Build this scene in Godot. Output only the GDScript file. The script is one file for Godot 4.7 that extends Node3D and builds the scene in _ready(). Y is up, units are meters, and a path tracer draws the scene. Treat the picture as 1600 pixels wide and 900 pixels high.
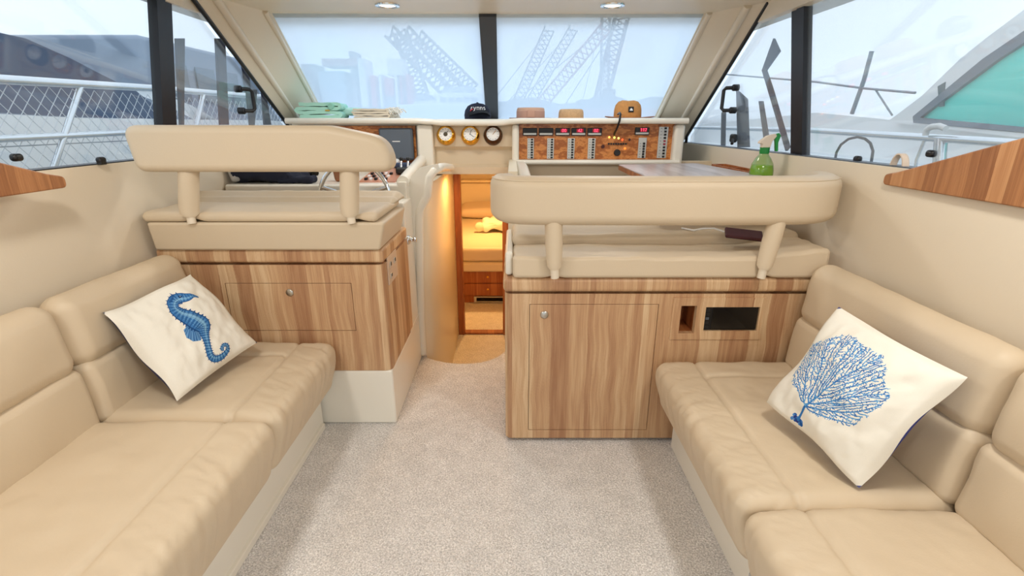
extends Node3D

# ------------------------------------------------------------------ geometry
class Geo:
	var v := PackedVector3Array()
	var n := PackedVector3Array()
	var uv := PackedVector2Array()
	func tri(a: Vector3, b: Vector3, c: Vector3, na: Vector3, nb: Vector3, nc: Vector3, ua := Vector2.ZERO, ub := Vector2.ZERO, uc := Vector2.ZERO) -> void:
		var g := (b - a).cross(c - a)
		if g.length_squared() < 1e-16:
			return
		if g.dot(na + nb + nc) > 0.0:
			v.append_array([a, c, b]); n.append_array([na, nc, nb]); uv.append_array([ua, uc, ub])
		else:
			v.append_array([a, b, c]); n.append_array([na, nb, nc]); uv.append_array([ua, ub, uc])
	func quad(a: Vector3, b: Vector3, c: Vector3, d: Vector3, na: Vector3, nb: Vector3, nc: Vector3, nd: Vector3) -> void:
		tri(a, b, c, na, nb, nc); tri(a, c, d, na, nc, nd)
	func flat(a: Vector3, b: Vector3, c: Vector3, d: Vector3, nn: Vector3) -> void:
		quad(a, b, c, d, nn, nn, nn, nn)
	func weld() -> void:
		var acc := {}
		for i in range(0, v.size(), 3):
			var g := (v[i + 2] - v[i]).cross(v[i + 1] - v[i])
			for k in 3:
				var key := v[i + k].snapped(Vector3(2e-5, 2e-5, 2e-5))
				acc[key] = acc.get(key, Vector3.ZERO) + g
		for i in v.size():
			var s: Vector3 = acc[v[i].snapped(Vector3(2e-5, 2e-5, 2e-5))]
			if s.length_squared() > 1e-24:
				n[i] = s.normalized()
	func moved(t: Transform3D) -> Geo:
		for i in v.size():
			v[i] = t * v[i]
			n[i] = (t.basis * n[i]).normalized()
		if t.basis.determinant() < 0.0:
			for i in range(0, v.size(), 3):
				var a := v[i + 1]; v[i + 1] = v[i + 2]; v[i + 2] = a
				a = n[i + 1]; n[i + 1] = n[i + 2]; n[i + 2] = a
				var b := uv[i + 1]; uv[i + 1] = uv[i + 2]; uv[i + 2] = b
		return self
	func join(o: Geo) -> Geo:
		v.append_array(o.v); n.append_array(o.n); uv.append_array(o.uv)
		return self
	func mesh() -> ArrayMesh:
		var a := []
		a.resize(Mesh.ARRAY_MAX)
		a[Mesh.ARRAY_VERTEX] = v; a[Mesh.ARRAY_NORMAL] = n; a[Mesh.ARRAY_TEX_UV] = uv
		var m := ArrayMesh.new()
		m.add_surface_from_arrays(Mesh.PRIMITIVE_TRIANGLES, a)
		return m

const F := 780.0
const EYE := Vector3(0, 1.4, 0)
const PITCH := 0.32175
var M := {}
var rng := RandomNumberGenerator.new()
var noise := FastNoiseLite.new()

# a pixel of the 1600 x 900 photograph as a direction; the distance comes from the plane that the thing lies in
func ray(x: float, y: float) -> Vector3:
	var u := (x - 800.0) / F
	var w := (450.0 - y) / F
	return Vector3(u, w * cos(PITCH) - sin(PITCH), -(cos(PITCH) + w * sin(PITCH)))
func on_y(x: float, y: float, h: float) -> Vector3:
	var d := ray(x, y)
	return EYE + d * ((h - EYE.y) / d.y)
func on_z(x: float, y: float, z: float) -> Vector3:
	var d := ray(x, y)
	return EYE + d * (z / d.z)
func on_x(x: float, y: float, h: float) -> Vector3:
	var d := ray(x, y)
	return EYE + d * (h / d.x)

func axis_steps(h: float, r: float, seg: int, step: float) -> Array:
	var a := []
	for k in seg:
		a.append(-(h - r) - r * tan(PI / 4 * (1.0 - float(k) / seg)))
	var cells: int = maxi(1, int(ceil((h - r) * 2.0 / step))) if step > 0.0 else 1
	for k in cells + 1:
		a.append(-(h - r) + (h - r) * 2.0 * k / cells)
	for k in range(seg - 1, -1, -1):
		a.append((h - r) + r * tan(PI / 4 * (1.0 - float(k) / seg)))
	return a

# rounded box; with a deform(p, n) it becomes a cushion
func rbox(c: Vector3, size: Vector3, r: float, seg := 2, step := 0.0, deform = null, basis := Basis.IDENTITY) -> Geo:
	var g := Geo.new()
	var h := size / 2.0
	r = minf(r, minf(h.x, minf(h.y, h.z)) * 0.999)
	var inner := h - Vector3(r, r, r)
	var st := [axis_steps(h.x, r, seg, step), axis_steps(h.y, r, seg, step), axis_steps(h.z, r, seg, step)]
	for w in 3:
		var a := (w + 1) % 3
		var b := (w + 2) % 3
		for s in [-1.0, 1.0]:
			var P := []
			var N := []
			for i in st[a].size():
				var row := []
				var rown := []
				for j in st[b].size():
					var p := Vector3.ZERO
					p[w] = h[w] * s; p[a] = st[a][i]; p[b] = st[b][j]
					var q := p.clamp(-inner, inner)
					var d := (p - q).normalized()
					var f := q + d * r
					if deform != null:
						f = deform.call(f, d)
					row.append(f); rown.append(d)
				P.append(row); N.append(rown)
			for i in P.size() - 1:
				for j in P[i].size() - 1:
					g.quad(P[i][j], P[i + 1][j], P[i + 1][j + 1], P[i][j + 1], N[i][j], N[i + 1][j], N[i + 1][j + 1], N[i][j + 1])
	if deform != null:
		g.weld()
	return g.moved(Transform3D(basis, c))

# outline in the xy plane, pushed out along z between z0 and z1, edges rounded by r
func prism(poly: PackedVector2Array, z0: float, z1: float, r := 0.0, seg := 3, t := Transform3D.IDENTITY) -> Geo:
	var g := Geo.new()
	if not Geometry2D.is_polygon_clockwise(poly):
		poly = poly.duplicate(); poly.reverse()
	var k := poly.size()
	var out := PackedVector2Array()
	var edge := PackedVector2Array()
	for i in k:
		var e0 := (poly[i] - poly[(i + k - 1) % k]).normalized()
		var e1 := (poly[(i + 1) % k] - poly[i]).normalized()
		var m0 := Vector2(e0.y, -e0.x) * -1.0
		var m1 := Vector2(e1.y, -e1.x) * -1.0
		var b := (m0 + m1)
		b = b / maxf(0.35, 1.0 + m0.dot(m1))
		out.append(b); edge.append(m1)
	var ins := poly[0] + out[0] * 0.0001
	if Geometry2D.is_point_in_polygon(ins, poly):
		for i in k:
			out[i] = -out[i]; edge[i] = -edge[i]
	var rings := []
	if r > 0.0:
		for s in seg + 1:
			var th := PI / 2 * s / seg
			rings.append([z0 + r - r * cos(th), r - r * sin(th), -cos(th), sin(th)])
		for s in seg + 1:
			var th := PI / 2 * (1.0 - float(s) / seg)
			rings.append([z1 - r + r * cos(th), r - r * sin(th), cos(th), sin(th)])
	else:
		rings = [[z0, 0.0, 0.0, 1.0], [z1, 0.0, 0.0, 1.0]]
	for a in rings.size() - 1:
		for i in k:
			var j := (i + 1) % k
			var A: Array = rings[a]
			var B: Array = rings[a + 1]
			var ni := edge[i]
			var nj := edge[i]
			if edge[i].dot(edge[(i + k - 1) % k]) > 0.7:
				ni = out[i].normalized()
			if edge[i].dot(edge[j]) > 0.7:
				nj = out[j].normalized()
			var p0 = poly[i] - out[i] * A[1]
			var p1 = poly[j] - out[j] * A[1]
			var p2 = poly[j] - out[j] * B[1]
			var p3 = poly[i] - out[i] * B[1]
			g.quad(Vector3(p0.x, p0.y, A[0]), Vector3(p1.x, p1.y, A[0]), Vector3(p2.x, p2.y, B[0]), Vector3(p3.x, p3.y, B[0]),
				Vector3(ni.x * A[3], ni.y * A[3], A[2]), Vector3(nj.x * A[3], nj.y * A[3], A[2]), Vector3(nj.x * B[3], nj.y * B[3], B[2]), Vector3(ni.x * B[3], ni.y * B[3], B[2]))
	var cap := PackedVector2Array()
	for i in k:
		cap.append(poly[i] - out[i] * r)
	var ix := Geometry2D.triangulate_polygon(cap)
	if ix.is_empty():
		ix = Geometry2D.triangulate_polygon(poly)
	for i in range(0, ix.size(), 3):
		for e in [[z0, -1.0], [z1, 1.0]]:
			var nn := Vector3(0, 0, e[1])
			var q: Array = []
			for m in 3:
				q.append(Vector3(cap[ix[i + m]].x, cap[ix[i + m]].y, e[0]))
			g.tri(q[0], q[1], q[2], nn, nn, nn)
	return g.moved(t)

func box(a: Vector3, b: Vector3, r := 0.004, seg := 1) -> Geo:
	var lo := a.min(b)
	var hi := a.max(b)
	return rbox((lo + hi) / 2.0, hi - lo, r, seg)

# eight corners: four of a face and the same four pushed by d
func slab(p: Array, d: Vector3) -> Geo:
	var g := Geo.new()
	var q := []
	var mid := Vector3.ZERO
	for x in p:
		q.append(x + d); mid += x / p.size()
	var face: Vector3 = (p[1] - p[0]).cross(p[2] - p[0]).normalized()
	if face.dot(d) > 0.0:
		face = -face
	var k := p.size()
	for i in range(1, k - 1):
		g.tri(p[0], p[i], p[i + 1], face, face, face)
		g.tri(q[0], q[i], q[i + 1], -face, -face, -face)
	for i in k:
		var j := (i + 1) % k
		var s: Vector3 = (p[j] - p[i]).cross(d).normalized()
		if s.dot((p[i] + p[j]) / 2.0 - mid) < 0.0:
			s = -s
		g.flat(p[i], p[j], q[j], q[i], s)
	return g

func tube(pts: Array, r, sides := 8, closed := false, caps := true) -> Geo:
	var g := Geo.new()
	var k := pts.size()
	var rings := []
	var up := Vector3(0.0312, 1.0, 0.0517).normalized()
	var tl := Vector3.ZERO
	for i in k:
		var a: Vector3 = pts[(i + k - 1) % k] if (closed or i > 0) else pts[0]
		var b: Vector3 = pts[(i + 1) % k] if (closed or i < k - 1) else pts[k - 1]
		var t := (b - a).normalized()
		if i == 0 and absf(t.dot(up)) > 0.95:
			up = Vector3(1, 0, 0.02).normalized()
		var s := t.cross(up).normalized()
		up = s.cross(t).normalized()
		tl = t
		var rad: float = r[i] if r is Array else r
		var ring := []
		for m in sides:
			var th := TAU * m / sides
			var d := s * cos(th) + up * sin(th)
			ring.append([pts[i] + d * rad, d])
		rings.append(ring)
	var last := k if closed else k - 1
	for i in last:
		var A: Array = rings[i]
		var B: Array = rings[(i + 1) % k]
		for m in sides:
			var e := (m + 1) % sides
			g.quad(A[m][0], A[e][0], B[e][0], B[m][0], A[m][1], A[e][1], B[e][1], B[m][1])
	if caps and not closed:
		for e in [0, k - 1]:
			var nn: Vector3 = (pts[0] - pts[1]).normalized() if e == 0 else (pts[k - 1] - pts[k - 2]).normalized()
			for m in range(1, sides - 1):
				g.tri(rings[e][0][0], rings[e][m][0], rings[e][m + 1][0], nn, nn, nn)
	return g

# profile of (radius, height) pairs turned round the y axis
func lathe(prof: Array, sides := 24, deform = null) -> Geo:
	var g := Geo.new()
	for i in prof.size() - 1:
		var d: Vector2 = prof[i + 1] - prof[i]
		if d.length() < 1e-7:
			continue
		for m in sides:
			var a := TAU * m / sides
			var b := TAU * (m + 1) / sides
			var P := []
			for e in [[i, a], [i, b], [i + 1, b], [i + 1, a]]:
				var q: Vector2 = prof[e[0]]
				var p := Vector3(q.x * cos(e[1]), q.y, q.x * sin(e[1]))
				P.append(deform.call(p) if deform != null else p)
			var nr := Vector2(d.y, -d.x).normalized()
			var na := Vector3(nr.x * cos(a), nr.y, nr.x * sin(a))
			var nb := Vector3(nr.x * cos(b), nr.y, nr.x * sin(b))
			g.quad(P[0], P[1], P[2], P[3], na, nb, nb, na)
	return g
func lathe_smooth(prof: Array, sides := 24, deform = null) -> Geo:
	var g := lathe(prof, sides, deform)
	g.weld()
	return g

# closed section (x across, y up) carried along a path that lies level; the ends are drawn in to a round nose
func sweep(sec: PackedVector2Array, path: Array, nose := 0.0) -> Geo:
	var g := Geo.new()
	var st := []
	var k := path.size()
	for i in k:
		var t: Vector3 = (path[mini(i + 1, k - 1)] - path[maxi(i - 1, 0)]).normalized()
		st.append([path[i], t, 1.0])
	if nose > 0.0:
		var first: Array = st[0]
		var fin: Array = st[k - 1]
		for s in range(1, 7):
			var th := PI / 2 * s / 6.0
			st.push_front([first[0] - first[1] * nose * sin(th), first[1], maxf(cos(th), 0.02)])
			st.push_back([fin[0] + fin[1] * nose * sin(th), fin[1], maxf(cos(th), 0.02)])
	var rings := []
	var thick := 0.0
	for q in sec:
		thick = maxf(thick, absf(q.x))
	for e in st:
		var side: Vector3 = Vector3.UP.cross(e[1]).normalized()
		var ring := []
		for q in sec:
			# draw in by the same distance on all sides
			var s: float = e[2]
			var sx := q.x * s
			var sy := signf(q.y) * maxf(absf(q.y) - nose * (1.0 - s), 0.0) if nose > 0.0 else q.y
			ring.append(e[0] + side * sx + Vector3.UP * sy)
		rings.append(ring)
	var c := sec.size()
	for i in rings.size() - 1:
		for m in c:
			var e := (m + 1) % c
			var o: Vector3 = (rings[i][m] + rings[i][e]) / 2.0 - st[i][0]
			g.quad(rings[i][m], rings[i][e], rings[i + 1][e], rings[i + 1][m], o, o, o, o)
	for e in [0, rings.size() - 1]:
		var nn: Vector3 = -st[0][1] if e == 0 else st[e][1]
		for m in range(1, c - 1):
			g.tri(rings[e][0], rings[e][m], rings[e][m + 1], nn, nn, nn)
	g.weld()
	return g
func round_section(w: float, h: float, r: float, seg := 4) -> PackedVector2Array:
	var out := PackedVector2Array()
	for c in [[1, 1, 0.0], [-1, 1, PI / 2], [-1, -1, PI], [1, -1, PI * 1.5]]:
		for s in seg + 1:
			var a: float = c[2] + PI / 2 * s / seg
			out.append(Vector2(c[0] * (w / 2 - r) + r * cos(a), c[1] * (h / 2 - r) + r * sin(a)))
	return out
func arc_poly(corners: Array, seg := 4) -> PackedVector2Array:
	# corners: [x, y, radius]
	var out := PackedVector2Array()
	var k := corners.size()
	for i in k:
		var p := Vector2(corners[i][0], corners[i][1])
		var r: float = corners[i][2]
		if r <= 0.0:
			out.append(p); continue
		var a := (Vector2(corners[(i + k - 1) % k][0], corners[(i + k - 1) % k][1]) - p).normalized()
		var b := (Vector2(corners[(i + 1) % k][0], corners[(i + 1) % k][1]) - p).normalized()
		var half := acos(clampf(a.dot(b), -1, 1)) / 2.0
		var d := r / tan(half)
		var p0 := p + a * d
		var p1 := p + b * d
		for s in seg + 1:
			var t := float(s) / seg
			out.append(p0.lerp(p, t).lerp(p.lerp(p1, t), t))
	return out

# a board in the xy plane with rectangular openings
func board(rect: Rect2, holes: Array, z0: float, z1: float) -> Geo:
	var g := Geo.new()
	var xs := [rect.position.x, rect.end.x]
	var ys := [rect.position.y, rect.end.y]
	for h in holes:
		xs.append_array([h.position.x, h.end.x]); ys.append_array([h.position.y, h.end.y])
	xs.sort(); ys.sort()
	for i in xs.size() - 1:
		for j in ys.size() - 1:
			var c := Vector2((xs[i] + xs[i + 1]) / 2.0, (ys[j] + ys[j + 1]) / 2.0)
			var open := false
			for h in holes:
				open = open or h.has_point(c)
			if open:
				continue
			for e in [[z0, -1.0 if z0 < z1 else 1.0], [z1, 1.0 if z0 < z1 else -1.0]]:
				g.flat(Vector3(xs[i], ys[j], e[0]), Vector3(xs[i + 1], ys[j], e[0]), Vector3(xs[i + 1], ys[j + 1], e[0]), Vector3(xs[i], ys[j + 1], e[0]), Vector3(0, 0, e[1]))
	var edges := [[rect, 1.0]]
	for h in holes:
		edges.append([h, -1.0])
	for e in edges:
		var a: Vector2 = e[0].position
		var b: Vector2 = e[0].end
		var s: float = e[1]
		g.flat(Vector3(a.x, a.y, z0), Vector3(a.x, b.y, z0), Vector3(a.x, b.y, z1), Vector3(a.x, a.y, z1), Vector3(-s, 0, 0))
		g.flat(Vector3(b.x, a.y, z0), Vector3(b.x, b.y, z0), Vector3(b.x, b.y, z1), Vector3(b.x, a.y, z1), Vector3(s, 0, 0))
		g.flat(Vector3(a.x, a.y, z0), Vector3(b.x, a.y, z0), Vector3(b.x, a.y, z1), Vector3(a.x, a.y, z1), Vector3(0, -s, 0))
		g.flat(Vector3(a.x, b.y, z0), Vector3(b.x, b.y, z0), Vector3(b.x, b.y, z1), Vector3(a.x, b.y, z1), Vector3(0, s, 0))
	return g

# ------------------------------------------------------------------ nodes
func put(g, called: String, m: Material, parent: Node = self) -> MeshInstance3D:
	var o := MeshInstance3D.new()
	o.name = called
	o.mesh = g.mesh() if g is Geo else g
	o.material_override = m
	parent.add_child(o, true)
	if parent != self and not parent is MeshInstance3D:
		o.position = -(parent as Node3D).position
	return o
func tag(o: Node, label: String, category: String, group := "") -> Node:
	o.set_meta("label", label); o.set_meta("category", category)
	if group:
		o.set_meta("group", group)
	return o
func thing(called: String, label: String, category: String, at: Vector3, group := "") -> Node3D:
	var o := Node3D.new()
	o.name = called
	add_child(o, true)
	o.position = at
	tag(o, label, category, group)
	return o
func fixed(g, called: String, m: Material, parent: Node = self) -> MeshInstance3D:
	var o := put(g, called, m, parent)
	if parent == self:
		o.set_meta("kind", "structure")
	return o
func holder(called: String) -> Node3D:
	var o := Node3D.new()
	o.name = called
	add_child(o, true)
	o.set_meta("kind", "structure")
	return o
func text(s: String, size: float, depth: float, t: Transform3D, italic := false) -> Geo:
	var tm := TextMesh.new()
	var f := SystemFont.new()
	f.font_names = PackedStringArray(["Droid Sans"])
	f.font_italic = italic
	tm.font = f
	tm.text = s
	tm.font_size = 32
	tm.pixel_size = size / 32.0
	tm.depth = depth
	var a := tm.get_mesh_arrays()
	var g := Geo.new()
	if a.is_empty() or a[Mesh.ARRAY_VERTEX] == null:
		return g
	var vv: PackedVector3Array = a[Mesh.ARRAY_VERTEX]
	var nn: PackedVector3Array = a[Mesh.ARRAY_NORMAL]
	var ix = a[Mesh.ARRAY_INDEX]
	if ix == null:
		ix = range(vv.size())
	for i in range(0, ix.size(), 3):
		g.tri(vv[ix[i]], vv[ix[i + 1]], vv[ix[i + 2]], nn[ix[i]], nn[ix[i + 1]], nn[ix[i + 2]])
	return g.moved(t)

# ------------------------------------------------------------------ materials
func mat(c: Color, rough := 0.6, metal := 0.0, spec := 0.5) -> StandardMaterial3D:
	var m := StandardMaterial3D.new()
	m.albedo_color = c
	m.roughness = rough
	m.metallic = metal
	m.metallic_specular = spec
	return m
func pic(w: int, h: int, data: PackedByteArray) -> ImageTexture:
	var im := Image.create_from_data(w, h, false, Image.FORMAT_RGB8, data)
	im.generate_mipmaps()
	return ImageTexture.create_from_image(im)
func tri_map(m: StandardMaterial3D, t: Texture2D, tile: float) -> StandardMaterial3D:
	m.albedo_texture = t
	m.uv1_triplanar = true
	m.uv1_world_triplanar = true
	m.uv1_triplanar_sharpness = 8.0
	m.uv1_scale = Vector3.ONE / tile
	return m
func wood_texture(sd: int, cols: Array, w := 1024, h := 768, wide := 40.0) -> ImageTexture:
	var r := RandomNumberGenerator.new()
	r.seed = sd
	var f := FastNoiseLite.new()
	f.seed = sd
	f.frequency = 1.0
	f.fractal_octaves = 2
	var tone := PackedFloat32Array()
	var x := 0
	var ends := []
	while x < w:
		var ww := int(r.randf_range(0.4, 1.6) * wide)
		ends.append([x, mini(w, x + ww), r.randf(), r.randf_range(0.0, 100.0)])
		x += ww
	var data := PackedByteArray()
	data.resize(w * h * 3)
	for y in h:
		var s := 0
		var bend := f.get_noise_2d(7.0, y * 0.006) * 10.0 + sin(TAU * y / h) * 4.0
		for xx in w:
			var xb: float = xx + bend * (0.5 + 0.5 * sin(xx * 0.021))
			while s < ends.size() - 1 and xb > ends[s][1]:
				s += 1
			while s > 0 and xb < ends[s][0]:
				s -= 1
			var e: Array = ends[s]
			var fig := f.get_noise_2d(xb * 0.035 + e[3], y * 0.0035) * 0.24
			var fine := f.get_noise_2d(xb * 0.42, y * 0.006 + e[3]) * 0.27
			var t := clampf(e[2] * 0.78 + 0.11 + fig + fine, 0.0, 1.0)
			var c: Color = (cols[0] as Color).lerp(cols[1], t * 2.0) if t < 0.5 else (cols[1] as Color).lerp(cols[2], t * 2.0 - 1.0)
			var o := (y * w + xx) * 3
			data[o] = c.r8; data[o + 1] = c.g8; data[o + 2] = c.b8
	return pic(w, h, data)
func speckle_texture(sd: int, base: Color, amount: float, big: float, w := 512) -> ImageTexture:
	var f := FastNoiseLite.new()
	f.seed = sd
	f.frequency = 1.0
	var r := RandomNumberGenerator.new()
	r.seed = sd
	var data := PackedByteArray()
	data.resize(w * w * 3)
	for y in w:
		for x in w:
			var k := 1.0 + (r.randf() - 0.5) * amount + f.get_noise_2d(x * 0.25, y * 0.25) * amount * 0.8 + f.get_noise_2d(x * 0.02, y * 0.02) * big
			var o := (y * w + x) * 3
			data[o] = int(clampf(base.r * k, 0, 1) * 255); data[o + 1] = int(clampf(base.g * k, 0, 1) * 255); data[o + 2] = int(clampf(base.b * k, 0, 1) * 255)
	return pic(w, w, data)
func burl_texture() -> ImageTexture:
	var f := FastNoiseLite.new()
	f.seed = 5
	f.frequency = 1.0
	f.fractal_octaves = 4
	var w := 384
	var data := PackedByteArray()
	data.resize(w * w * 3)
	for y in w:
		for x in w:
			var q := f.get_noise_2d(x * 0.008, y * 0.022)
			var t := 0.5 + 0.5 * sin(5.0 * q + 3.0 * f.get_noise_2d(x * 0.03 + 50.0, y * 0.05)) * 0.7 + f.get_noise_2d(x * 0.2, y * 0.2) * 0.3
			var c := Color8(150, 80, 34).lerp(Color8(222, 148, 80), clampf(t, 0, 1))
			var o := (y * w + x) * 3
			data[o] = c.r8; data[o + 1] = c.g8; data[o + 2] = c.b8
	return pic(w, w, data)
func noise_tex(freq: float, sd: int, size := 512, normal := false, strength := 4.0) -> NoiseTexture2D:
	var f := FastNoiseLite.new()
	f.seed = sd
	f.frequency = freq
	f.fractal_octaves = 4
	var t := NoiseTexture2D.new()
	t.width = size; t.height = size; t.seamless = true
	t.noise = f
	t.as_normal_map = normal
	t.bump_strength = strength
	return t

# prints on the two pillows: what lies on the cloth, in the cloth's own coordinates (0..1, v up)
var SEAHORSE := [[0.759, 0.749, 0.013], [0.711, 0.786, 0.022], [0.649, 0.805, 0.047], [0.574, 0.84, 0.06], [0.508, 0.826, 0.05], [0.459, 0.752, 0.05], [0.465, 0.669, 0.071], [0.506, 0.585, 0.091], [0.542, 0.493, 0.1], [0.559, 0.423, 0.079], [0.539, 0.366, 0.05], [0.511, 0.306, 0.038], [0.482, 0.229, 0.033], [0.449, 0.155, 0.032], [0.438, 0.079, 0.032], [0.476, 0.024, 0.03], [0.552, 0.009, 0.027], [0.621, 0.039, 0.022], [0.636, 0.087, 0.019], [0.604, 0.108, 0.016], [0.564, 0.087, 0.013], [0.571, 0.063, 0.009]]
func cloth_base(w: int) -> Image:
	var im := Image.create(w, w, false, Image.FORMAT_RGB8)
	var r := RandomNumberGenerator.new()
	r.seed = 77
	for y in w:
		for x in w:
			var k := 0.985 + 0.03 * (r.randf() - 0.5) + (0.012 if (x / 2 + y / 2) % 2 == 0 else -0.012)
			im.set_pixel(x, y, Color(0.955 * k, 0.935 * k, 0.885 * k))
	return im
func dab(im: Image, u: float, v: float, rad: float, c: Color) -> void:
	var w := im.get_width()
	var cx := u * w
	var cy := (1.0 - v) * w
	var rr := rad * w
	for y in range(maxi(0, int(cy - rr - 1)), mini(w, int(cy + rr + 2))):
		for x in range(maxi(0, int(cx - rr - 1)), mini(w, int(cx + rr + 2))):
			var d := Vector2(x + 0.5 - cx, y + 0.5 - cy).length()
			var a := clampf(rr - d + 0.5, 0.0, 1.0) * c.a
			if a > 0.0:
				im.set_pixel(x, y, im.get_pixel(x, y).lerp(Color(c.r, c.g, c.b), a))
func stroke(im: Image, a: Vector2, b: Vector2, ra: float, rb: float, c: Color) -> void:
	var steps := maxi(2, int(a.distance_to(b) / (maxf(minf(ra, rb), 0.0015) * 0.7)))
	for s in steps + 1:
		var t := float(s) / steps
		var p := a.lerp(b, t)
		dab(im, p.x, p.y, lerpf(ra, rb, t), c)
func seahorse_print() -> ImageTexture:
	var im := cloth_base(640)
	var P := []
	for q in SEAHORSE:
		P.append(Vector3(q[0] + 0.0, 0.07 + q[1] * 0.88, q[2]))
	# smooth the run of points
	var S := []
	for i in P.size() - 1:
		for s in 10:
			var t := s / 10.0
			var a: Vector3 = P[maxi(i - 1, 0)]
			var d: Vector3 = P[mini(i + 2, P.size() - 1)]
			S.append((P[i] as Vector3).cubic_interpolate(P[i + 1], a, d, t))
	var dark := Color8(38, 78, 132)
	var mid := Color8(66, 122, 182)
	var light := Color8(142, 190, 222)
	var fin := [Vector2(0.386, 0.482), Vector2(0.364, 0.401), Vector2(0.391, 0.336), Vector2(0.448, 0.305), Vector2(0.476, 0.348)]
	for i in fin.size():
		for s in 5:
			var e: Vector2 = fin[i].lerp(fin[mini(i + 1, fin.size() - 1)], s / 5.0)
			stroke(im, Vector2(0.5, 0.52), Vector2(e.x, 0.07 + e.y * 0.88), 0.02, 0.01, Color8(104, 152, 200) if s % 2 == 0 else Color8(58, 104, 160))
	for i in S.size():
		var p: Vector3 = S[i]
		var q: Vector3 = S[mini(i + 1, S.size() - 1)]
		var o: Vector3 = S[maxi(i - 1, 0)]
		var t := Vector2(q.x - o.x, q.y - o.y).normalized()
		var nn := Vector2(-t.y, t.x)
		if i % 4 == 0 and i > 25:
			for sd in [-1.0, 1.0]:
				var e = Vector2(p.x, p.y) + nn * sd * p.z
				stroke(im, e - nn * sd * p.z * 0.2, e + nn * sd * (0.006 + p.z * 0.16) + t * 0.004, maxf(p.z * 0.16, 0.003), 0.0012, dark)
	for p in S:
		dab(im, p.x, p.y, p.z, dark)
	for p in S:
		dab(im, p.x, p.y, p.z * 0.86, mid)
	for i in S.size():
		var p: Vector3 = S[i]
		var q: Vector3 = S[mini(i + 1, S.size() - 1)]
		var o: Vector3 = S[maxi(i - 1, 0)]
		var t := Vector2(q.x - o.x, q.y - o.y).normalized()
		var nn := Vector2(-t.y, t.x)
		dab(im, p.x + nn.x * p.z * 0.25, p.y + nn.y * p.z * 0.25, p.z * 0.28, Color(light.r, light.g, light.b, 0.35))
		if i % 4 == 0:
			stroke(im, Vector2(p.x, p.y) - nn * p.z * 0.85, Vector2(p.x, p.y) + nn * p.z * 0.85, 0.0028, 0.0028, Color(dark.r, dark.g, dark.b, 0.75))
		elif i % 4 == 2 and i > 20:
			stroke(im, Vector2(p.x, p.y) - nn * p.z * 0.6, Vector2(p.x, p.y) + nn * p.z * 0.7, 0.002, 0.002, Color(light.r, light.g, light.b, 0.7))
	for k in [-0.45, 0.1, 0.5]:
		for i in range(30, 110):
			var p: Vector3 = S[i]
			var q: Vector3 = S[i + 1]
			var nn := Vector2(-(q.y - p.y), q.x - p.x).normalized()
			dab(im, p.x + nn.x * p.z * k, p.y + nn.y * p.z * k, 0.003, Color(dark.r, dark.g, dark.b, 0.7))
	var hd: Vector3 = P[3]
	dab(im, hd.x + 0.03, hd.y + 0.005, 0.014, Color8(20, 40, 80))
	dab(im, hd.x + 0.032, hd.y + 0.008, 0.005, Color8(190, 215, 235))
	for k in 5:
		stroke(im, Vector2(hd.x - 0.01 - 0.016 * k, hd.y + 0.05 - 0.012 * k), Vector2(hd.x - 0.015 - 0.022 * k, hd.y + 0.085 - 0.02 * k), 0.008, 0.002, dark)
	im.generate_mipmaps()
	return ImageTexture.create_from_image(im)
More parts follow.
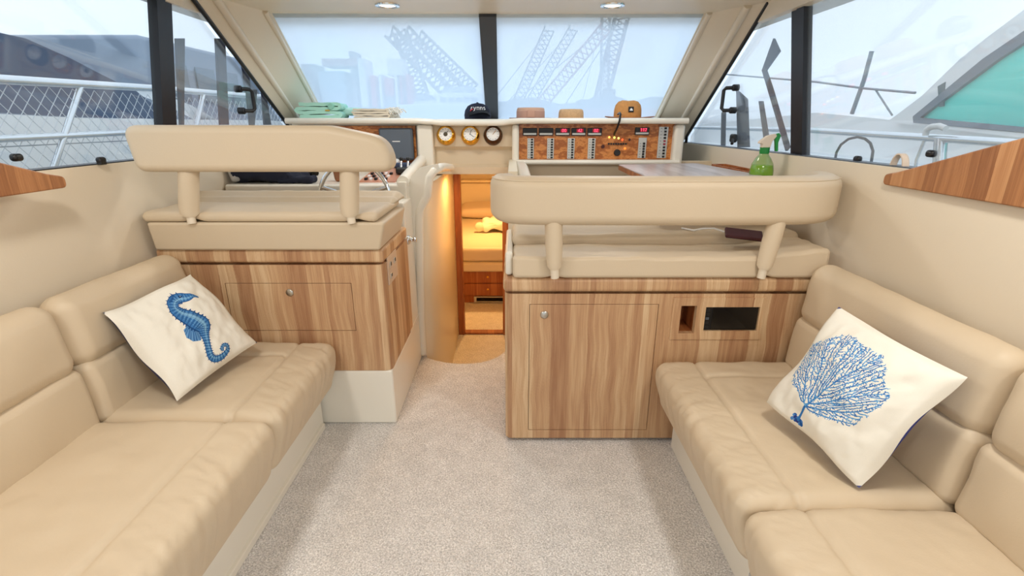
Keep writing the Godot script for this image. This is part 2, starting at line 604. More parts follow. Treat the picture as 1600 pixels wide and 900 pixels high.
func coral_print() -> ImageTexture:
	var im := cloth_base(896)
	var r := RandomNumberGenerator.new()
	r.seed = 11
	var cs := [Color8(58, 122, 190), Color8(84, 148, 206), Color8(110, 170, 216), Color8(48, 104, 172)]
	# foot
	for k in 26:
		dab(im, 0.375 + r.randf_range(-0.055, 0.05), 0.065 + r.randf_range(-0.018, 0.03), r.randf_range(0.008, 0.02), [Color8(40, 92, 166), Color8(86, 140, 205), Color8(52, 60, 130)][k % 3])
	stroke(im, Vector2(0.378, 0.08), Vector2(0.385, 0.235), 0.013, 0.011, cs[0])
	# a fan that grows towards scattered points until it has reached them all
	var goal := []
	while goal.size() < 4300:
		var p := Vector2(r.randf_range(-1, 1), r.randf_range(-1, 1))
		if p.length() > 1.0 + 0.05 * sin(7.0 * p.angle()):
			continue
		var q := Vector2(0.44, 0.545) + Vector2(p.x * 0.385, p.y * 0.335)
		if q.distance_to(Vector2(0.385, 0.2)) > 0.05:
			goal.append(q)
	var node := [Vector2(0.385, 0.215)]
	var from := [-1]
	var near := PackedInt32Array()
	var dist := PackedFloat32Array()
	for q in goal:
		near.append(0); dist.append(q.distance_to(node[0]))
	var alive := range(goal.size())
	for turn in 120:
		var pull := {}
		var left := []
		for i in alive:
			if dist[i] < 0.0075:
				continue
			left.append(i)
			if dist[i] < 0.75:
				pull[near[i]] = pull.get(near[i], Vector2.ZERO) + (goal[i] - node[near[i]]).normalized()
		alive = left
		if pull.is_empty() or node.size() > 8000:
			break
		var first := node.size()
		for k in pull:
			var d: Vector2 = (pull[k] as Vector2).normalized().rotated(r.randf_range(-0.12, 0.12))
			node.append(node[k] + d * 0.0085)
			from.append(k)
		for i in alive:
			for k in range(first, node.size()):
				var d: float = goal[i].distance_to(node[k])
				if d < dist[i]:
					dist[i] = d; near[i] = k
	var weight := PackedFloat32Array()
	weight.resize(node.size())
	weight.fill(1.0)
	for k in range(node.size() - 1, 0, -1):
		weight[from[k]] += weight[k]
	for k in range(1, node.size()):
		var w := 0.0034 + 0.00012 * sqrt(weight[k])
		stroke(im, node[from[k]], node[k], minf(w, 0.01), minf(w, 0.01), cs[(k / 7 + int(weight[k])) % 4])
		if weight[k] < 9.0 and r.randf() < 0.4:
			var d: Vector2 = (node[k] - node[from[k]]).rotated(0.8 if r.randf() < 0.5 else -0.8).normalized()
			stroke(im, node[k], node[k] + d * 0.012, 0.0018, 0.0014, cs[k % 4])
	im.generate_mipmaps()
	return ImageTexture.create_from_image(im)

func make_materials() -> void:
	var oak := wood_texture(3, [Color8(164, 118, 84), Color8(198, 157, 117), Color8(224, 194, 154)], 1024, 768, 46.0)
	M.wood = tri_map(mat(Color(1, 1, 1), 0.42), oak, 1.15)
	M.shelf_wood = tri_map(mat(Color8(248, 238, 226), 0.4), wood_texture(9, [Color8(146, 97, 62), Color8(182, 130, 88), Color8(208, 160, 116)], 768, 512, 34.0), 0.8)
	M.red_wood = tri_map(mat(Color8(214, 160, 120), 0.4), oak, 0.7)
	M.burl = tri_map(mat(Color(1, 1, 1), 0.25), burl_texture(), 0.55)
	M.leather = mat(Color8(214, 195, 167), 0.5)
	var lt := noise_tex(0.05, 21, 512, true, 2.0)
	M.leather.normal_enabled = true
	M.leather.normal_texture = lt
	M.leather.normal_scale = 0.18
	M.leather.uv1_triplanar = true
	M.leather.uv1_world_triplanar = true
	M.leather.uv1_scale = Vector3.ONE * 4.0
	M.pale_leather = M.leather.duplicate()
	M.pale_leather.albedo_color = Color8(228, 214, 192)
	M.wall = M.leather.duplicate()
	M.wall.albedo_color = Color8(231, 217, 194)
	M.wall.roughness = 0.65
	M.gel = mat(Color8(240, 234, 220), 0.22)
	M.cream = mat(Color8(232, 220, 196), 0.35)
	M.beige = mat(Color8(216, 197, 168), 0.55)
	M.trim = mat(Color8(238, 227, 206), 0.35)
	M.carpet = tri_map(mat(Color(1, 1, 1), 0.95, 0.0, 0.2), speckle_texture(8, Color8(222, 218, 215), 0.27, 0.05), 1.1)
	M.carpet.normal_enabled = true
	M.carpet.normal_texture = noise_tex(0.22, 4, 512, true, 6.0)
	M.carpet.normal_scale = 0.3
	M.black = mat(Color8(14, 14, 16), 0.4)
	M.frame = mat(Color8(20, 18, 24), 0.45)
	M.gloss_black = mat(Color8(8, 8, 9), 0.08)
	M.dark = mat(Color8(22, 15, 10), 0.9)
	M.grey = mat(Color8(120, 126, 132), 0.5)
	M.mullion = mat(Color8(66, 72, 80), 0.5)
	M.silver = mat(Color8(205, 205, 200), 0.35, 0.6)
	M.chrome = mat(Color8(225, 228, 230), 0.1, 1.0)
	M.brass = mat(Color8(226, 172, 70), 0.14, 1.0)
	M.nickel = mat(Color8(196, 190, 180), 0.3, 1.0)
	M.white = mat(Color8(242, 242, 240), 0.4)
	M.navy = mat(Color8(20, 24, 44), 0.85)
	M.plastic_grey = mat(Color8(84, 92, 102), 0.45)

func pane(c: Color, a: float) -> StandardMaterial3D:
	var m := mat(Color(c.r, c.g, c.b, a), 0.02)
	m.transparency = BaseMaterial3D.TRANSPARENCY_ALPHA
	return m
func glow(c: Color, e: float) -> StandardMaterial3D:
	var m := mat(c, 0.4)
	m.emission_enabled = true
	m.emission = c
	m.emission_energy_multiplier = e
	return m

# ------------------------------------------------------------------ the cabin's own measures
func wall_left(z: float) -> float:
	return -1.50 - 0.02 * absf(z)
func wall_right(z: float) -> float:
	return 1.45 - 0.03 * absf(z)
const SILL := 1.245
const TOP := 1.95
const LEAN := 0.17
const DASH_Z := -3.4

func _ready() -> void:
	rng.seed = 42
	noise.seed = 9
	noise.frequency = 1.0
	noise.fractal_octaves = 3
	# ---- camera
	var cam := Camera3D.new()
	cam.name = "camera"
	cam.fov = rad_to_deg(2.0 * atan(450.0 / F))
	cam.position = EYE
	cam.rotation.x = -PITCH
	cam.near = 0.02
	cam.far = 900.0
	cam.current = true
	add_child(cam)
	# ---- overcast sky and exposure
	var env := Environment.new()
	env.background_mode = Environment.BG_SKY
	var sky := Sky.new()
	var sm := ProceduralSkyMaterial.new()
	sm.sky_top_color = Color8(218, 230, 241)
	sm.sky_horizon_color = Color8(204, 222, 238)
	sm.ground_bottom_color = Color8(120, 130, 138)
	sm.ground_horizon_color = Color8(196, 210, 222)
	sm.sky_energy_multiplier = 1.25
	sm.ground_energy_multiplier = 1.0
	sm.sun_angle_max = 0.0
	sky.sky_material = sm
	env.sky = sky
	env.tonemap_mode = Environment.TONE_MAPPER_LINEAR
	env.tonemap_exposure = 1.07
	env.sdfgi_enabled = true
	env.ssao_enabled = true
	env.ssil_enabled = true
	env.volumetric_fog_enabled = true
	env.volumetric_fog_density = 0.0
	var we := WorldEnvironment.new()
	we.name = "world"
	we.environment = env
	add_child(we)

	make_materials()
	build_shell()
	build_windows()
	build_dash()
	build_companionway()
	build_sofas()
	build_helm_seat()
	build_dinette_seat()
	build_galley()
	build_helm()
	build_dash_top()
	build_pillows()
	build_wall_bits()
	build_outside()
	build_lamps()

# ------------------------------------------------------------------ shell
func build_shell() -> void:
	# carpeted floor with the round cut-out of the companionway
	var p := PackedVector2Array([Vector2(-1.75, 1.6), Vector2(1.6, 1.6), Vector2(1.6, -2.95), Vector2(-0.03, -2.95)])
	for q in [[-0.05, -2.9], [-0.085, -2.84], [-0.14, -2.785], [-0.2, -2.752], [-0.27, -2.74], [-0.34, -2.742], [-0.41, -2.757], [-0.47, -2.783], [-0.53, -2.82]]:
		p.append(Vector2(q[0], q[1]))
	p.append(Vector2(-0.56, -2.95)); p.append(Vector2(-1.75, -2.95))
	fixed(prism(p, -0.06, 0.0, 0.0, 1, Transform3D(Basis(Vector3(1, 0, 0), Vector3(0, 0, 1), Vector3(0, 1, 0)), Vector3.ZERO)), "floor", M.carpet)
	for s in [-1.0, 1.0]:
		var f := func(z: float, y: float, o := 0.0) -> Vector3:
			var x := wall_left(z) if s < 0 else wall_right(z)
			return Vector3(x - s * maxf(y - SILL, 0.0) * LEAN + s * o, y, z)
		var g := slab([f.call(1.6, 0.0), f.call(1.6, SILL), f.call(-4.4, SILL), f.call(-4.4, 0.0)], Vector3(s * 0.1, 0, 0))
		fixed(g, "wall_left" if s < 0 else "wall_right", M.wall)
		var hd := slab([f.call(1.6, TOP - 0.07), f.call(1.6, TOP + 0.02), f.call(-3.1, TOP + 0.02), f.call(-3.1, TOP - 0.07)], Vector3(s * 0.1, 0, 0))
		fixed(hd, "trim_1" if s < 0 else "trim_2", M.trim)
	fixed(box(Vector3(-1.7, TOP, 1.65), Vector3(1.65, TOP + 0.08, -3.13), 0.01), "ceiling", M.trim)
	# the bulkhead behind, with its wide doorway open to the cockpit
	var bb := board(Rect2(-1.75, 0, 3.4, 2.0), [Rect2(-1.1, 0.02, 2.1, 1.84)], 1.6, 1.68)
	fixed(bb, "wall_back", M.wall)
	fixed(box(Vector3(-2.2, -0.12, 1.66), Vector3(2.1, -0.02, 3.6)), "cockpit_floor", M.gel)

# ------------------------------------------------------------------ windows
func build_windows() -> void:
	var glass := pane(Color8(120, 150, 170), 0.06)
	var wet := pane(Color8(196, 214, 230), 0.14)
	var film := pane(Color8(200, 216, 230), 0.2)
	film.backlight_enabled = true
	film.backlight = Color(0.8, 0.85, 0.9)
	for s in [-1.0, 1.0]:
		var f := func(z: float, y: float, o := 0.0) -> Vector3:
			var x := wall_left(z) if s < 0 else wall_right(z)
			return Vector3(x - s * maxf(y - SILL, 0.0) * LEAN + s * o, y, z)
		var zm := -2.36 if s < 0 else -2.52
		# foot and head of the raked front edge of the forward window
		var foot: Vector3 = on_x(465, 216, wall_left(-3.9)) if s < 0 else on_x(1073, 213, wall_right(-4.0))
		var head: Vector3 = on_x(372, 92, wall_left(-3.1) + 0.085) if s < 0 else on_x(1147, 92, wall_right(-3.1) - 0.085)
		var top := foot + (head - foot) * ((TOP - foot.y) / (head.y - foot.y))
		var w := holder("window_1" if s < 0 else "window_2")
		put(slab([f.call(1.2, SILL, 0.03), f.call(1.2, TOP - 0.06, 0.03), f.call(zm, TOP - 0.06, 0.03), f.call(zm, SILL, 0.03)], Vector3(s * 0.006, 0, 0)), "pane", wet if s > 0 else glass, w)
		put(slab([f.call(1.6, SILL - 0.02, -0.0), f.call(1.6, TOP - 0.05, -0.0), f.call(1.15, TOP - 0.05, -0.0), f.call(1.15, SILL - 0.02, -0.0)], Vector3(s * 0.05, 0, 0)), "window_post", M.frame, w)
		# the two sliding stiles that overlap
		put(slab([f.call(zm + 0.055, SILL - 0.005, 0.01), f.call(zm + 0.055, TOP, 0.01), f.call(zm, TOP, 0.01), f.call(zm, SILL - 0.005, 0.01)], Vector3(s * 0.04, 0, 0)), "window_frame", M.frame, w)
		put(slab([f.call(zm - 0.008, SILL - 0.005, 0.022), f.call(zm - 0.008, TOP, 0.022), f.call(zm - 0.062, TOP, 0.022), f.call(zm - 0.062, SILL - 0.005, 0.022)], Vector3(s * 0.04, 0, 0)), "window_frame", M.frame, w)
		put(slab([f.call(1.2, SILL - 0.012, 0.012), f.call(1.2, SILL + 0.004, 0.012), f.call(-4.2, SILL + 0.004, 0.012), f.call(-4.2, SILL - 0.012, 0.012)], Vector3(s * 0.06, 0, 0)), "window_track", M.frame if s < 0 else M.plastic_grey, w)
		var w2 := holder("window_3" if s < 0 else "window_4")
		put(slab([f.call(zm - 0.03, SILL, 0.03), f.call(zm - 0.03, TOP - 0.06, 0.03), top + Vector3(s * 0.03, 0, 0), foot + Vector3(s * 0.03, 0, 0), foot + Vector3(s * 0.03, SILL - foot.y, 0)], Vector3(s * 0.006, 0, 0)), "pane", wet, w2)
		# black rubber along the raked edge
		put(tube([foot + Vector3(0, SILL - foot.y, 0), foot, top], 0.011, 8), "window_seal", M.black, w2)
		# cream pillar from that edge to the windscreen
		var b0: Vector3 = on_z(508, 181, -4.13) if s < 0 else on_z(1022, 184, -4.13)
		var b1: Vector3 = on_z(462, 92, -3.4) if s < 0 else on_z(1066, 92, -3.4)
		var bt := b0 + (b1 - b0) * ((TOP - b0.y) / (b1.y - b0.y))
		var p0 := b0 + (bt - b0) * (-0.12)
		var pil := slab([foot + (top - foot) * -0.1, top, bt, p0], Vector3(s * 0.05, 0.03, -0.1))
		fixed(pil, "trim_3" if s < 0 else "trim_4", M.trim)
		# raised bead that runs up the pillar beside the glass
		var e0 := foot.lerp(p0, 0.3) + Vector3(-s * 0.004, 0.0, 0.012)
		var e1 := top.lerp(bt, 0.3) + Vector3(-s * 0.004, 0.0, 0.012)
		fixed(tube([e0 + (e1 - e0) * -0.02, e1], 0.02, 10), "trim_5" if s < 0 else "trim_6", M.trim)
		var i0 := foot.lerp(p0, 0.9) + Vector3(-s * 0.004, 0.0, 0.008)
		var i1 := top.lerp(bt, 0.9) + Vector3(-s * 0.004, 0.0, 0.008)
		fixed(tube([i0, i1], 0.016, 8), "trim_7" if s < 0 else "trim_8", M.trim)
	# windscreen
	var a0 := on_z(508, 181, -4.13)
	var a1 := on_z(462, 92, -3.4)
	var c0 := on_z(1022, 184, -4.13)
	var c1 := on_z(1066, 92, -3.4)
	var at := a0 + (a1 - a0) * ((TOP - a0.y) / (a1.y - a0.y))
	var ct := c0 + (c1 - c0) * ((TOP - c0.y) / (c1.y - c0.y))
	var ab := a0 + (a0 - at) * 0.1
	var cb := c0 + (c0 - ct) * 0.1
	var m0 := on_z(769, 184, -4.13)
	var m1 := on_z(765, 92, -3.4)
	var mt := m0 + (m1 - m0) * ((TOP - m0.y) / (m1.y - m0.y))
	var mb := m0 + (m0 - mt) * 0.1
	var ws := holder("window_5")
	var th := Vector3(0, 0.008, -0.004)
	put(slab([ab, at, mt, mb], th), "pane", film, ws)
	put(slab([mb, mt, ct, cb], th), "pane", film, ws)
	var half := Vector3(0.047, 0, 0)
	put(slab([mb - half, mt - half, mt + half, mb + half], Vector3(0, 0.04, -0.02)).moved(Transform3D(Basis.IDENTITY, Vector3(0, -0.016, 0.01))), "mullion", M.mullion, ws)

# ------------------------------------------------------------------ dashboard
func dz(x: float, y: float, off := 0.0) -> Vector3:
	return on_z(x, y, DASH_Z + off)
func build_dash() -> void:
	var d := holder("dashboard")
	var L := dz(452, 190).x
	var R := dz(1071, 190).x
	# the top, level with the eye, with its rounded lip
	var lip := round_section(0.14, 0.036, 0.017, 4)
	var y := dz(800, 189).y
	put(box(Vector3(L, y - 0.03, DASH_Z - 0.03), Vector3(R, y + 0.012, -4.4), 0.006), "dash_top", M.gel, d)
	put(sweep(lip, [Vector3(L, y, DASH_Z), Vector3(dz(655, 188).x, y, DASH_Z + 0.0), Vector3(dz(678, 188).x, y - 0.006, DASH_Z + 0.0), Vector3(dz(690, 190).x, y - 0.012, DASH_Z - 0.01), Vector3(dz(785, 190).x, y - 0.012, DASH_Z - 0.01), Vector3(dz(798, 188).x, y - 0.004, DASH_Z), Vector3(dz(812, 188).x, y, DASH_Z), Vector3(R, y, DASH_Z)]), "dash_lip", M.gel, d)
	# backing behind the faces
	put(box(Vector3(L, 0.3, DASH_Z - 0.06), Vector3(dz(672, 200).x, y - 0.01, DASH_Z - 0.2)), "dash_backing", M.gel, d)
	put(box(Vector3(dz(800, 200).x, -0.4, DASH_Z - 0.06), Vector3(R, y - 0.01, DASH_Z - 0.2)), "dash_backing", M.gel, d)
	# white uprights between the bays
	for u in [[651, 676], [800, 811], [1054, 1070]]:
		var a := dz(u[0], 192)
		var b := dz(u[1], 192)
		put(rbox(Vector3((a.x + b.x) / 2, (y + dz(700, 262).y) / 2 - 0.01, DASH_Z - 0.02), Vector3(b.x - a.x, y - dz(700, 262).y - 0.02, 0.1), 0.02, 3), "dash_upright", M.gel, d)
	# centre bay: gauge face, padded face below, bottom ledge
	var x0 := dz(674, 200).x
	var x1 := dz(803, 200).x
	var sec := PackedVector2Array([Vector2(0, y - 0.015), Vector2(0, dz(700, 229).y), Vector2(-0.03, dz(700, 235).y), Vector2(-0.03, dz(700, 257).y), Vector2(0.025, dz(700, 261).y), Vector2(0.025, dz(700, 272).y), Vector2(-0.6, dz(700, 272).y), Vector2(-0.6, y - 0.015)])
	put(prism(sec, x0, x1, 0.0, 1, Transform3D(Basis(Vector3(0, 0, 1), Vector3(0, 1, 0), Vector3(1, 0, 0)), Vector3(0, 0, DASH_Z - 0.02))), "centre_face", M.beige, d)
	# burl boards
	var e0 := dz(811, 195, -0.02)
	var e1 := dz(1055, 249, -0.02)
	var ep := thing("breaker_panel", "burl wood electrical panel with breaker rows and red digital meters", "panel", Vector3((e0.x + e1.x) / 2, e1.y, e0.z))
	put(box(Vector3(e0.x, e1.y, e0.z - 0.02), Vector3(e1.x, e0.y + 0.006, e0.z), 0.002), "burl_board", M.burl, ep)
	electrics(ep, e0.z)
	var h0 := dz(470, 198, -0.02)
	var h1 := dz(652, 258, -0.02)
	var hp := thing("instrument_panel", "burl wood helm panel framing the grey chart plotter", "panel", Vector3((h0.x + h1.x) / 2, h1.y, h0.z))
	put(box(Vector3(h0.x, h1.y, h0.z - 0.02), Vector3(h1.x, h0.y + 0.006, h0.z), 0.002), "burl_board", M.burl, hp)
	var c0 := dz(592, 200, 0.0)
	var c1 := dz(648, 250, 0.0)
	var cp := thing("chart_plotter", "slate grey flat cover of the chart plotter on the burl helm panel", "screen", Vector3((c0.x + c1.x) / 2, c1.y, c0.z))
	put(rbox((c0 + c1) / 2 + Vector3(0, 0, 0.006), Vector3(c1.x - c0.x, c0.y - c1.y, 0.036), 0.014, 3), "housing", M.plastic_grey, cp)
	put(rbox((c0 + c1) / 2 + Vector3(0, 0, 0.026), Vector3(c1.x - c0.x - 0.02, c0.y - c1.y - 0.02, 0.01), 0.004, 2), "cover", mat(Color8(92, 102, 114), 0.5), cp)
	var mk := dz(619, 221, 0.03)
	put(rbox(mk, Vector3(0.05, 0.006, 0.004), 0.001, 1), "nameplate", M.white, cp)
	# three round gauges
	var names := [["brass barometer with a dark centre set in the dash face", 0], ["brass ship clock with two dark hands in the dash face", 1], ["dark bronze rimmed dial gauge beside the breaker panel", 2]]
	for k in 3:
		var c := dz([697.0, 735.0, 770.5][k], 211.5, -0.02)
		var t := thing("dial_gauge", names[k][0], "gauge", c, "round gauges in the dash centre")
		var rim: Material = M.brass if k < 2 else mat(Color8(84, 52, 28), 0.25, 0.7)
		var tip := Basis(Vector3(1, 0, 0), -0.28)
		var turn := Transform3D(tip * Basis(Vector3(1, 0, 0), PI / 2), c)
		put(lathe_smooth([Vector2(0.0625, -0.02), Vector2(0.0625, 0.0), Vector2(0.063, 0.006), Vector2(0.060, 0.016), Vector2(0.055, 0.028), Vector2(0.050, 0.036), Vector2(0.046, 0.038), Vector2(0.043, 0.036), Vector2(0.042, 0.03), Vector2(0.042, 0.026)], 36).moved(turn), "bezel", rim, t)
		put(lathe([Vector2(0.0, 0.029), Vector2(0.043, 0.029)], 32).moved(turn), "dial", M.white, t)
		var ticks := Geo.new()
		for q in 12:
			var a := TAU * q / 12
			ticks.join(rbox(Vector3(cos(a) * 0.034, sin(a) * 0.034, 0.0298), Vector3(0.008, 0.0022, 0.001), 0.0004, 1, 0.0, null, Basis.IDENTITY).moved(Transform3D(Basis(Vector3(0, 0, 1), 0.0), Vector3.ZERO)))
		put(ticks.moved(Transform3D(tip, c)), "scale_marks", M.grey, t)
		if k == 0:
			put(lathe([Vector2(0.014, 0.03), Vector2(0.013, 0.032), Vector2(0.0, 0.032)], 20).moved(turn), "centre_boss", mat(Color8(60, 52, 34), 0.3, 0.5), t)
		for hnd in ([0.3, 2.2] if k == 1 else [0.7]):
			put(rbox(Vector3(0, 0.013, 0.031), Vector3(0.003, 0.034, 0.001), 0.0004, 1).moved(Transform3D(tip * Basis(Vector3(0, 0, 1), -hnd), c)), "hand", M.black if k < 2 else M.brass, t)
	# the white edge below the breaker panel
	var l0 := dz(806, 252)
	var l1 := dz(1058, 252)
	put(sweep(round_section(0.1, 0.03, 0.014, 4), [Vector3(l0.x, l0.y - 0.004, DASH_Z + 0.0), Vector3(l1.x, l1.y - 0.004, DASH_Z)]), "lower_lip", M.gel, d)

func electrics(ep: Node3D, z: float) -> void:
	var q := func(x: float, y: float) -> Vector3: return on_z(x, y, z)
	var shown := ["", "", "00", "42", "02", "117"]
	var xs := [828, 853, 879, 904, 929, 1003]
	for k in 6:
		var yy := 206 if k < 5 else 205
		var c: Vector3 = q.call(xs[k], yy)
		var m := put(rbox(c + Vector3(0, 0, 0.005), Vector3(0.094, 0.048, 0.01), 0.003, 1), "meter", M.black, ep)
		put(rbox(c + Vector3(0, -0.013, 0.0105), Vector3(0.084, 0.012, 0.003), 0.001, 1), "meter_label", M.silver, m)
		if shown[k] != "":
			put(rbox(c + Vector3(0.008, 0.008, 0.0102), Vector3(0.044, 0.022, 0.002), 0.0008, 1), "display", glow(Color8(150, 6, 30), 0.7), m)
			put(text(shown[k], 0.026, 0.001, Transform3D(Basis.IDENTITY, c + Vector3(0.008, 0.008, 0.0122)), true), "display_digits", glow(Color8(255, 90, 130), 1.5), m)
	# breaker rows: a silver strip with a column of black toggles
	var strips := [[829, 216, 248, 8], [860, 216, 248, 8], [892, 216, 248, 8], [924, 216, 248, 8], [1003, 215, 247, 6], [1035, 198, 247, 10]]
	for s in strips:
		var a: Vector3 = q.call(s[0] - 5, s[1])
		var b: Vector3 = q.call(s[0] + 5, s[2])
		var st := put(box(Vector3(a.x, b.y, z), Vector3(b.x, a.y, z + 0.006), 0.002), "breaker_strip", M.silver, ep)
		var n: int = s[3]
		var span: float = a.y - b.y
		var skip := 0.22 if s[0] == 1003 else 0.0
		for k in n:
			var yy: float = a.y - span * (skip + (1.0 - skip) * (k + 0.5) / n)
			var up := rng.randf() < 0.75
			var red: bool = s[0] == 1035 and (k == 4 or k == 5)
			put(rbox(Vector3(lerpf(a.x, b.x, 0.68), yy, z + 0.008), Vector3(0.014, span / n * 0.62, 0.01), 0.002, 1, 0.0, null, Basis(Vector3(0, 1, 0), 0.35 if up else -0.35)), "breaker_toggle", mat(Color8(150, 40, 60), 0.4) if red else M.black, st)
			put(rbox(Vector3(lerpf(a.x, b.x, 0.25), yy, z + 0.0063), Vector3(0.008, 0.004, 0.001), 0.0004, 1), "breaker_label", M.grey, st)
	# battery monitor: row of black buttons, a rotary knob, lamps
	for k in 8:
		var c: Vector3 = q.call(951 + 3.8 * k, 224.7)
		put(rbox(c + Vector3(0, 0, 0.004), Vector3(0.012, 0.012, 0.008), 0.002, 1), "push_button", M.black, ep)
	var kc: Vector3 = q.call(964, 238.5)
	put(lathe([Vector2(0.022, 0), Vector2(0.021, 0.012), Vector2(0.016, 0.016), Vector2(0, 0.016)], 20).moved(Transform3D(Basis(Vector3(1, 0, 0), PI / 2), kc)), "rotary_knob", M.black, ep)
	for s in [[952, 214.5, Color8(255, 190, 90)], [960, 215, Color8(230, 235, 110)], [966.5, 216, Color8(255, 220, 120)], [972.5, 218.5, Color8(255, 90, 40)], [976.5, 232, Color8(255, 130, 50)]]:
		var c: Vector3 = q.call(s[0], s[1])
		put(lathe_smooth([Vector2(0.0075, 0), Vector2(0.0065, 0.004), Vector2(0.004, 0.006), Vector2(0.0, 0.007)], 12).moved(Transform3D(Basis(Vector3(1, 0, 0), PI / 2), c)), "indicator_light", glow(s[2], 1.4), ep)
	for s in [[942, 229, 0.012, Color8(70, 20, 12)], [983.5, 218, 0.008, Color8(60, 16, 14)]]:
		var c: Vector3 = q.call(s[0], s[1])
		put(lathe([Vector2(s[2], 0), Vector2(s[2] * 0.9, 0.006), Vector2(0.0, 0.006)], 14).moved(Transform3D(Basis(Vector3(1, 0, 0), PI / 2), c)), "fuse_cap", mat(s[3], 0.4), ep)
	var y0: Vector3 = q.call(965, 184)
	var cd := tube([Vector3(y0.x + 0.02, y0.y + 0.022, z - 0.1), Vector3(y0.x + 0.012, y0.y + 0.03, z + 0.0), Vector3(y0.x, y0.y + 0.02, z + 0.085), Vector3(y0.x - 0.008, y0.y - 0.02, z + 0.105), Vector3(y0.x - 0.012, y0.y - 0.06, z + 0.07), Vector3(y0.x - 0.015, y0.y - 0.09, z + 0.02), Vector3(y0.x - 0.015, y0.y - 0.105, z)], 0.0065, 8)
	tag(put(cd, "power_cable", M.black), "black cable hanging from the dash edge onto the breaker panel", "cable")

# ------------------------------------------------------------------ companionway and forward cabin
func build_companionway() -> void:
	const LOW := -0.4
	const DOOR := -4.11
	var far := -7.1
	fixed(box(Vector3(-1.4, LOW - 0.05, -2.7), Vector3(1.3, LOW, -4.95), 0.004), "floor_lower", M.carpet)
	fixed(box(Vector3(-0.6, LOW, -2.66), Vector3(0.2, -0.055, -2.74)), "step_riser", M.cream)
	# curved cream panel on the left of the passage
	var p := PackedVector2Array()
	var q := [[-0.575, -2.845], [-0.55, -2.85], [-0.525, -2.865], [-0.503, -2.89], [-0.487, -2.94], [-0.475, -3.02], [-0.468, -3.15], [-0.468, -3.5], [-0.472, DOOR + 0.03], [-0.52, DOOR + 0.03], [-0.53, -3.1], [-0.555, -2.95], [-0.575, -2.87]]
	for e in q:
		p.append(Vector2(e[0], e[1]))
	var tr := Transform3D(Basis(Vector3(1, 0, 0), Vector3(0, 0, 1), Vector3(0, 1, 0)), Vector3.ZERO)
	fixed(prism(p, LOW, 1.06, 0.0, 1, tr), "passage_panel", M.cream)
	fixed(box(Vector3(-0.02, LOW, -2.6), Vector3(0.03, 1.16, DOOR)), "passage_side", M.cream)
	fixed(box(Vector3(-0.6, 1.075, -2.95 - 0.46), Vector3(0.05, 1.1, DOOR - 0.05)), "passage_ceiling", M.cream)
	# bulkhead with the doorway; wooden frame
	fixed(board(Rect2(-1.45, LOW, 2.7, 1.75), [Rect2(-0.425, LOW, 0.35, 1.42)], DOOR - 0.05, DOOR), "wall_front", M.cream)
	var dr := holder("door_1")
	for x in [[-0.472, -0.42], [-0.08, -0.025]]:
		put(box(Vector3(x[0], LOW, DOOR - 0.06), Vector3(x[1], 1.07, DOOR + 0.03)), "door_jamb", M.red_wood, dr)
	put(box(Vector3(-0.42, LOW, DOOR - 0.05), Vector3(-0.08, LOW + 0.018, DOOR + 0.02)), "door_sill", M.red_wood, dr)
	# forward cabin shell
	var warm: StandardMaterial3D = M.wall
	fixed(box(Vector3(-1.3, LOW, -4.16), Vector3(-1.24, 1.3, far)), "cabin_wall_left", warm)
	fixed(box(Vector3(1.1, LOW, -4.16), Vector3(1.16, 1.3, far)), "cabin_wall_right", warm)
	fixed(box(Vector3(-1.3, LOW, far), Vector3(1.16, 1.3, far - 0.06)), "cabin_wall_front", warm)
	fixed(box(Vector3(-1.3, 1.22, -4.16), Vector3(1.16, 1.3, far)), "cabin_ceiling", warm)
	# panel line and shelf at the head of the berth
	var hd := thing("headboard", "cream panelled headboard with a shelf above the berth", "headboard", Vector3(-0.2, 0.35, -6.95))
	put(box(Vector3(-1.2, 0.3, -6.92), Vector3(1.05, 0.62, -6.98), 0.01), "panel", warm, hd)
	put(box(Vector3(-1.2, 0.62, -6.84), Vector3(1.05, 0.65, -7.08), 0.012), "shelf", warm, hd)
	# berth
	const BZ := -4.885
	var b := thing("berth", "built in berth with wooden drawers and cream mattress in the forward cabin", "bed", Vector3(-0.2, LOW, -5.8))
	put(box(Vector3(-1.22, LOW, BZ - 0.03), Vector3(1.08, -0.04, -6.9)), "base", M.red_wood, b)
	for k in 2:
		var y0 := -0.315 + 0.137 * k
		var dw := put(box(Vector3(-0.62, y0, BZ - 0.035), Vector3(0.12, y0 + 0.128, BZ - 0.012), 0.003), "drawer", M.red_wood, b)
		put(lathe_smooth([Vector2(0.012, 0), Vector2(0.011, 0.004), Vector2(0, 0.006)], 14).moved(Transform3D(Basis(Vector3(1, 0, 0), PI / 2), Vector3(-0.25, y0 + 0.064, BZ - 0.012))), "knob", M.brass, dw)
	var vg := put(board(Rect2(-0.395, -0.388, 0.36, 0.062), [Rect2(-0.37, -0.378, 0.29, 0.042)], BZ - 0.03, BZ - 0.006), "vent_grille", M.silver, b)
	for k in 5:
		put(rbox(Vector3(-0.225, -0.372 + 0.008 * k, BZ - 0.022), Vector3(0.29, 0.003, 0.014), 0.001, 1), "vent_slat", M.dark, vg)
	put(rbox(Vector3(-0.07, 0.0, -5.86), Vector3(2.3, 0.1, 2.02), 0.03, 3), "side_rail", warm, b)
	put(rbox(Vector3(-0.07, 0.12, -5.87), Vector3(2.28, 0.15, 2.0), 0.05, 3, 0.15, func(pp: Vector3, _n: Vector3) -> Vector3: return pp + Vector3(0, noise.get_noise_2d(pp.x * 2.0, pp.z * 2.0) * 0.012, 0)), "mattress", M.pale_leather, b)
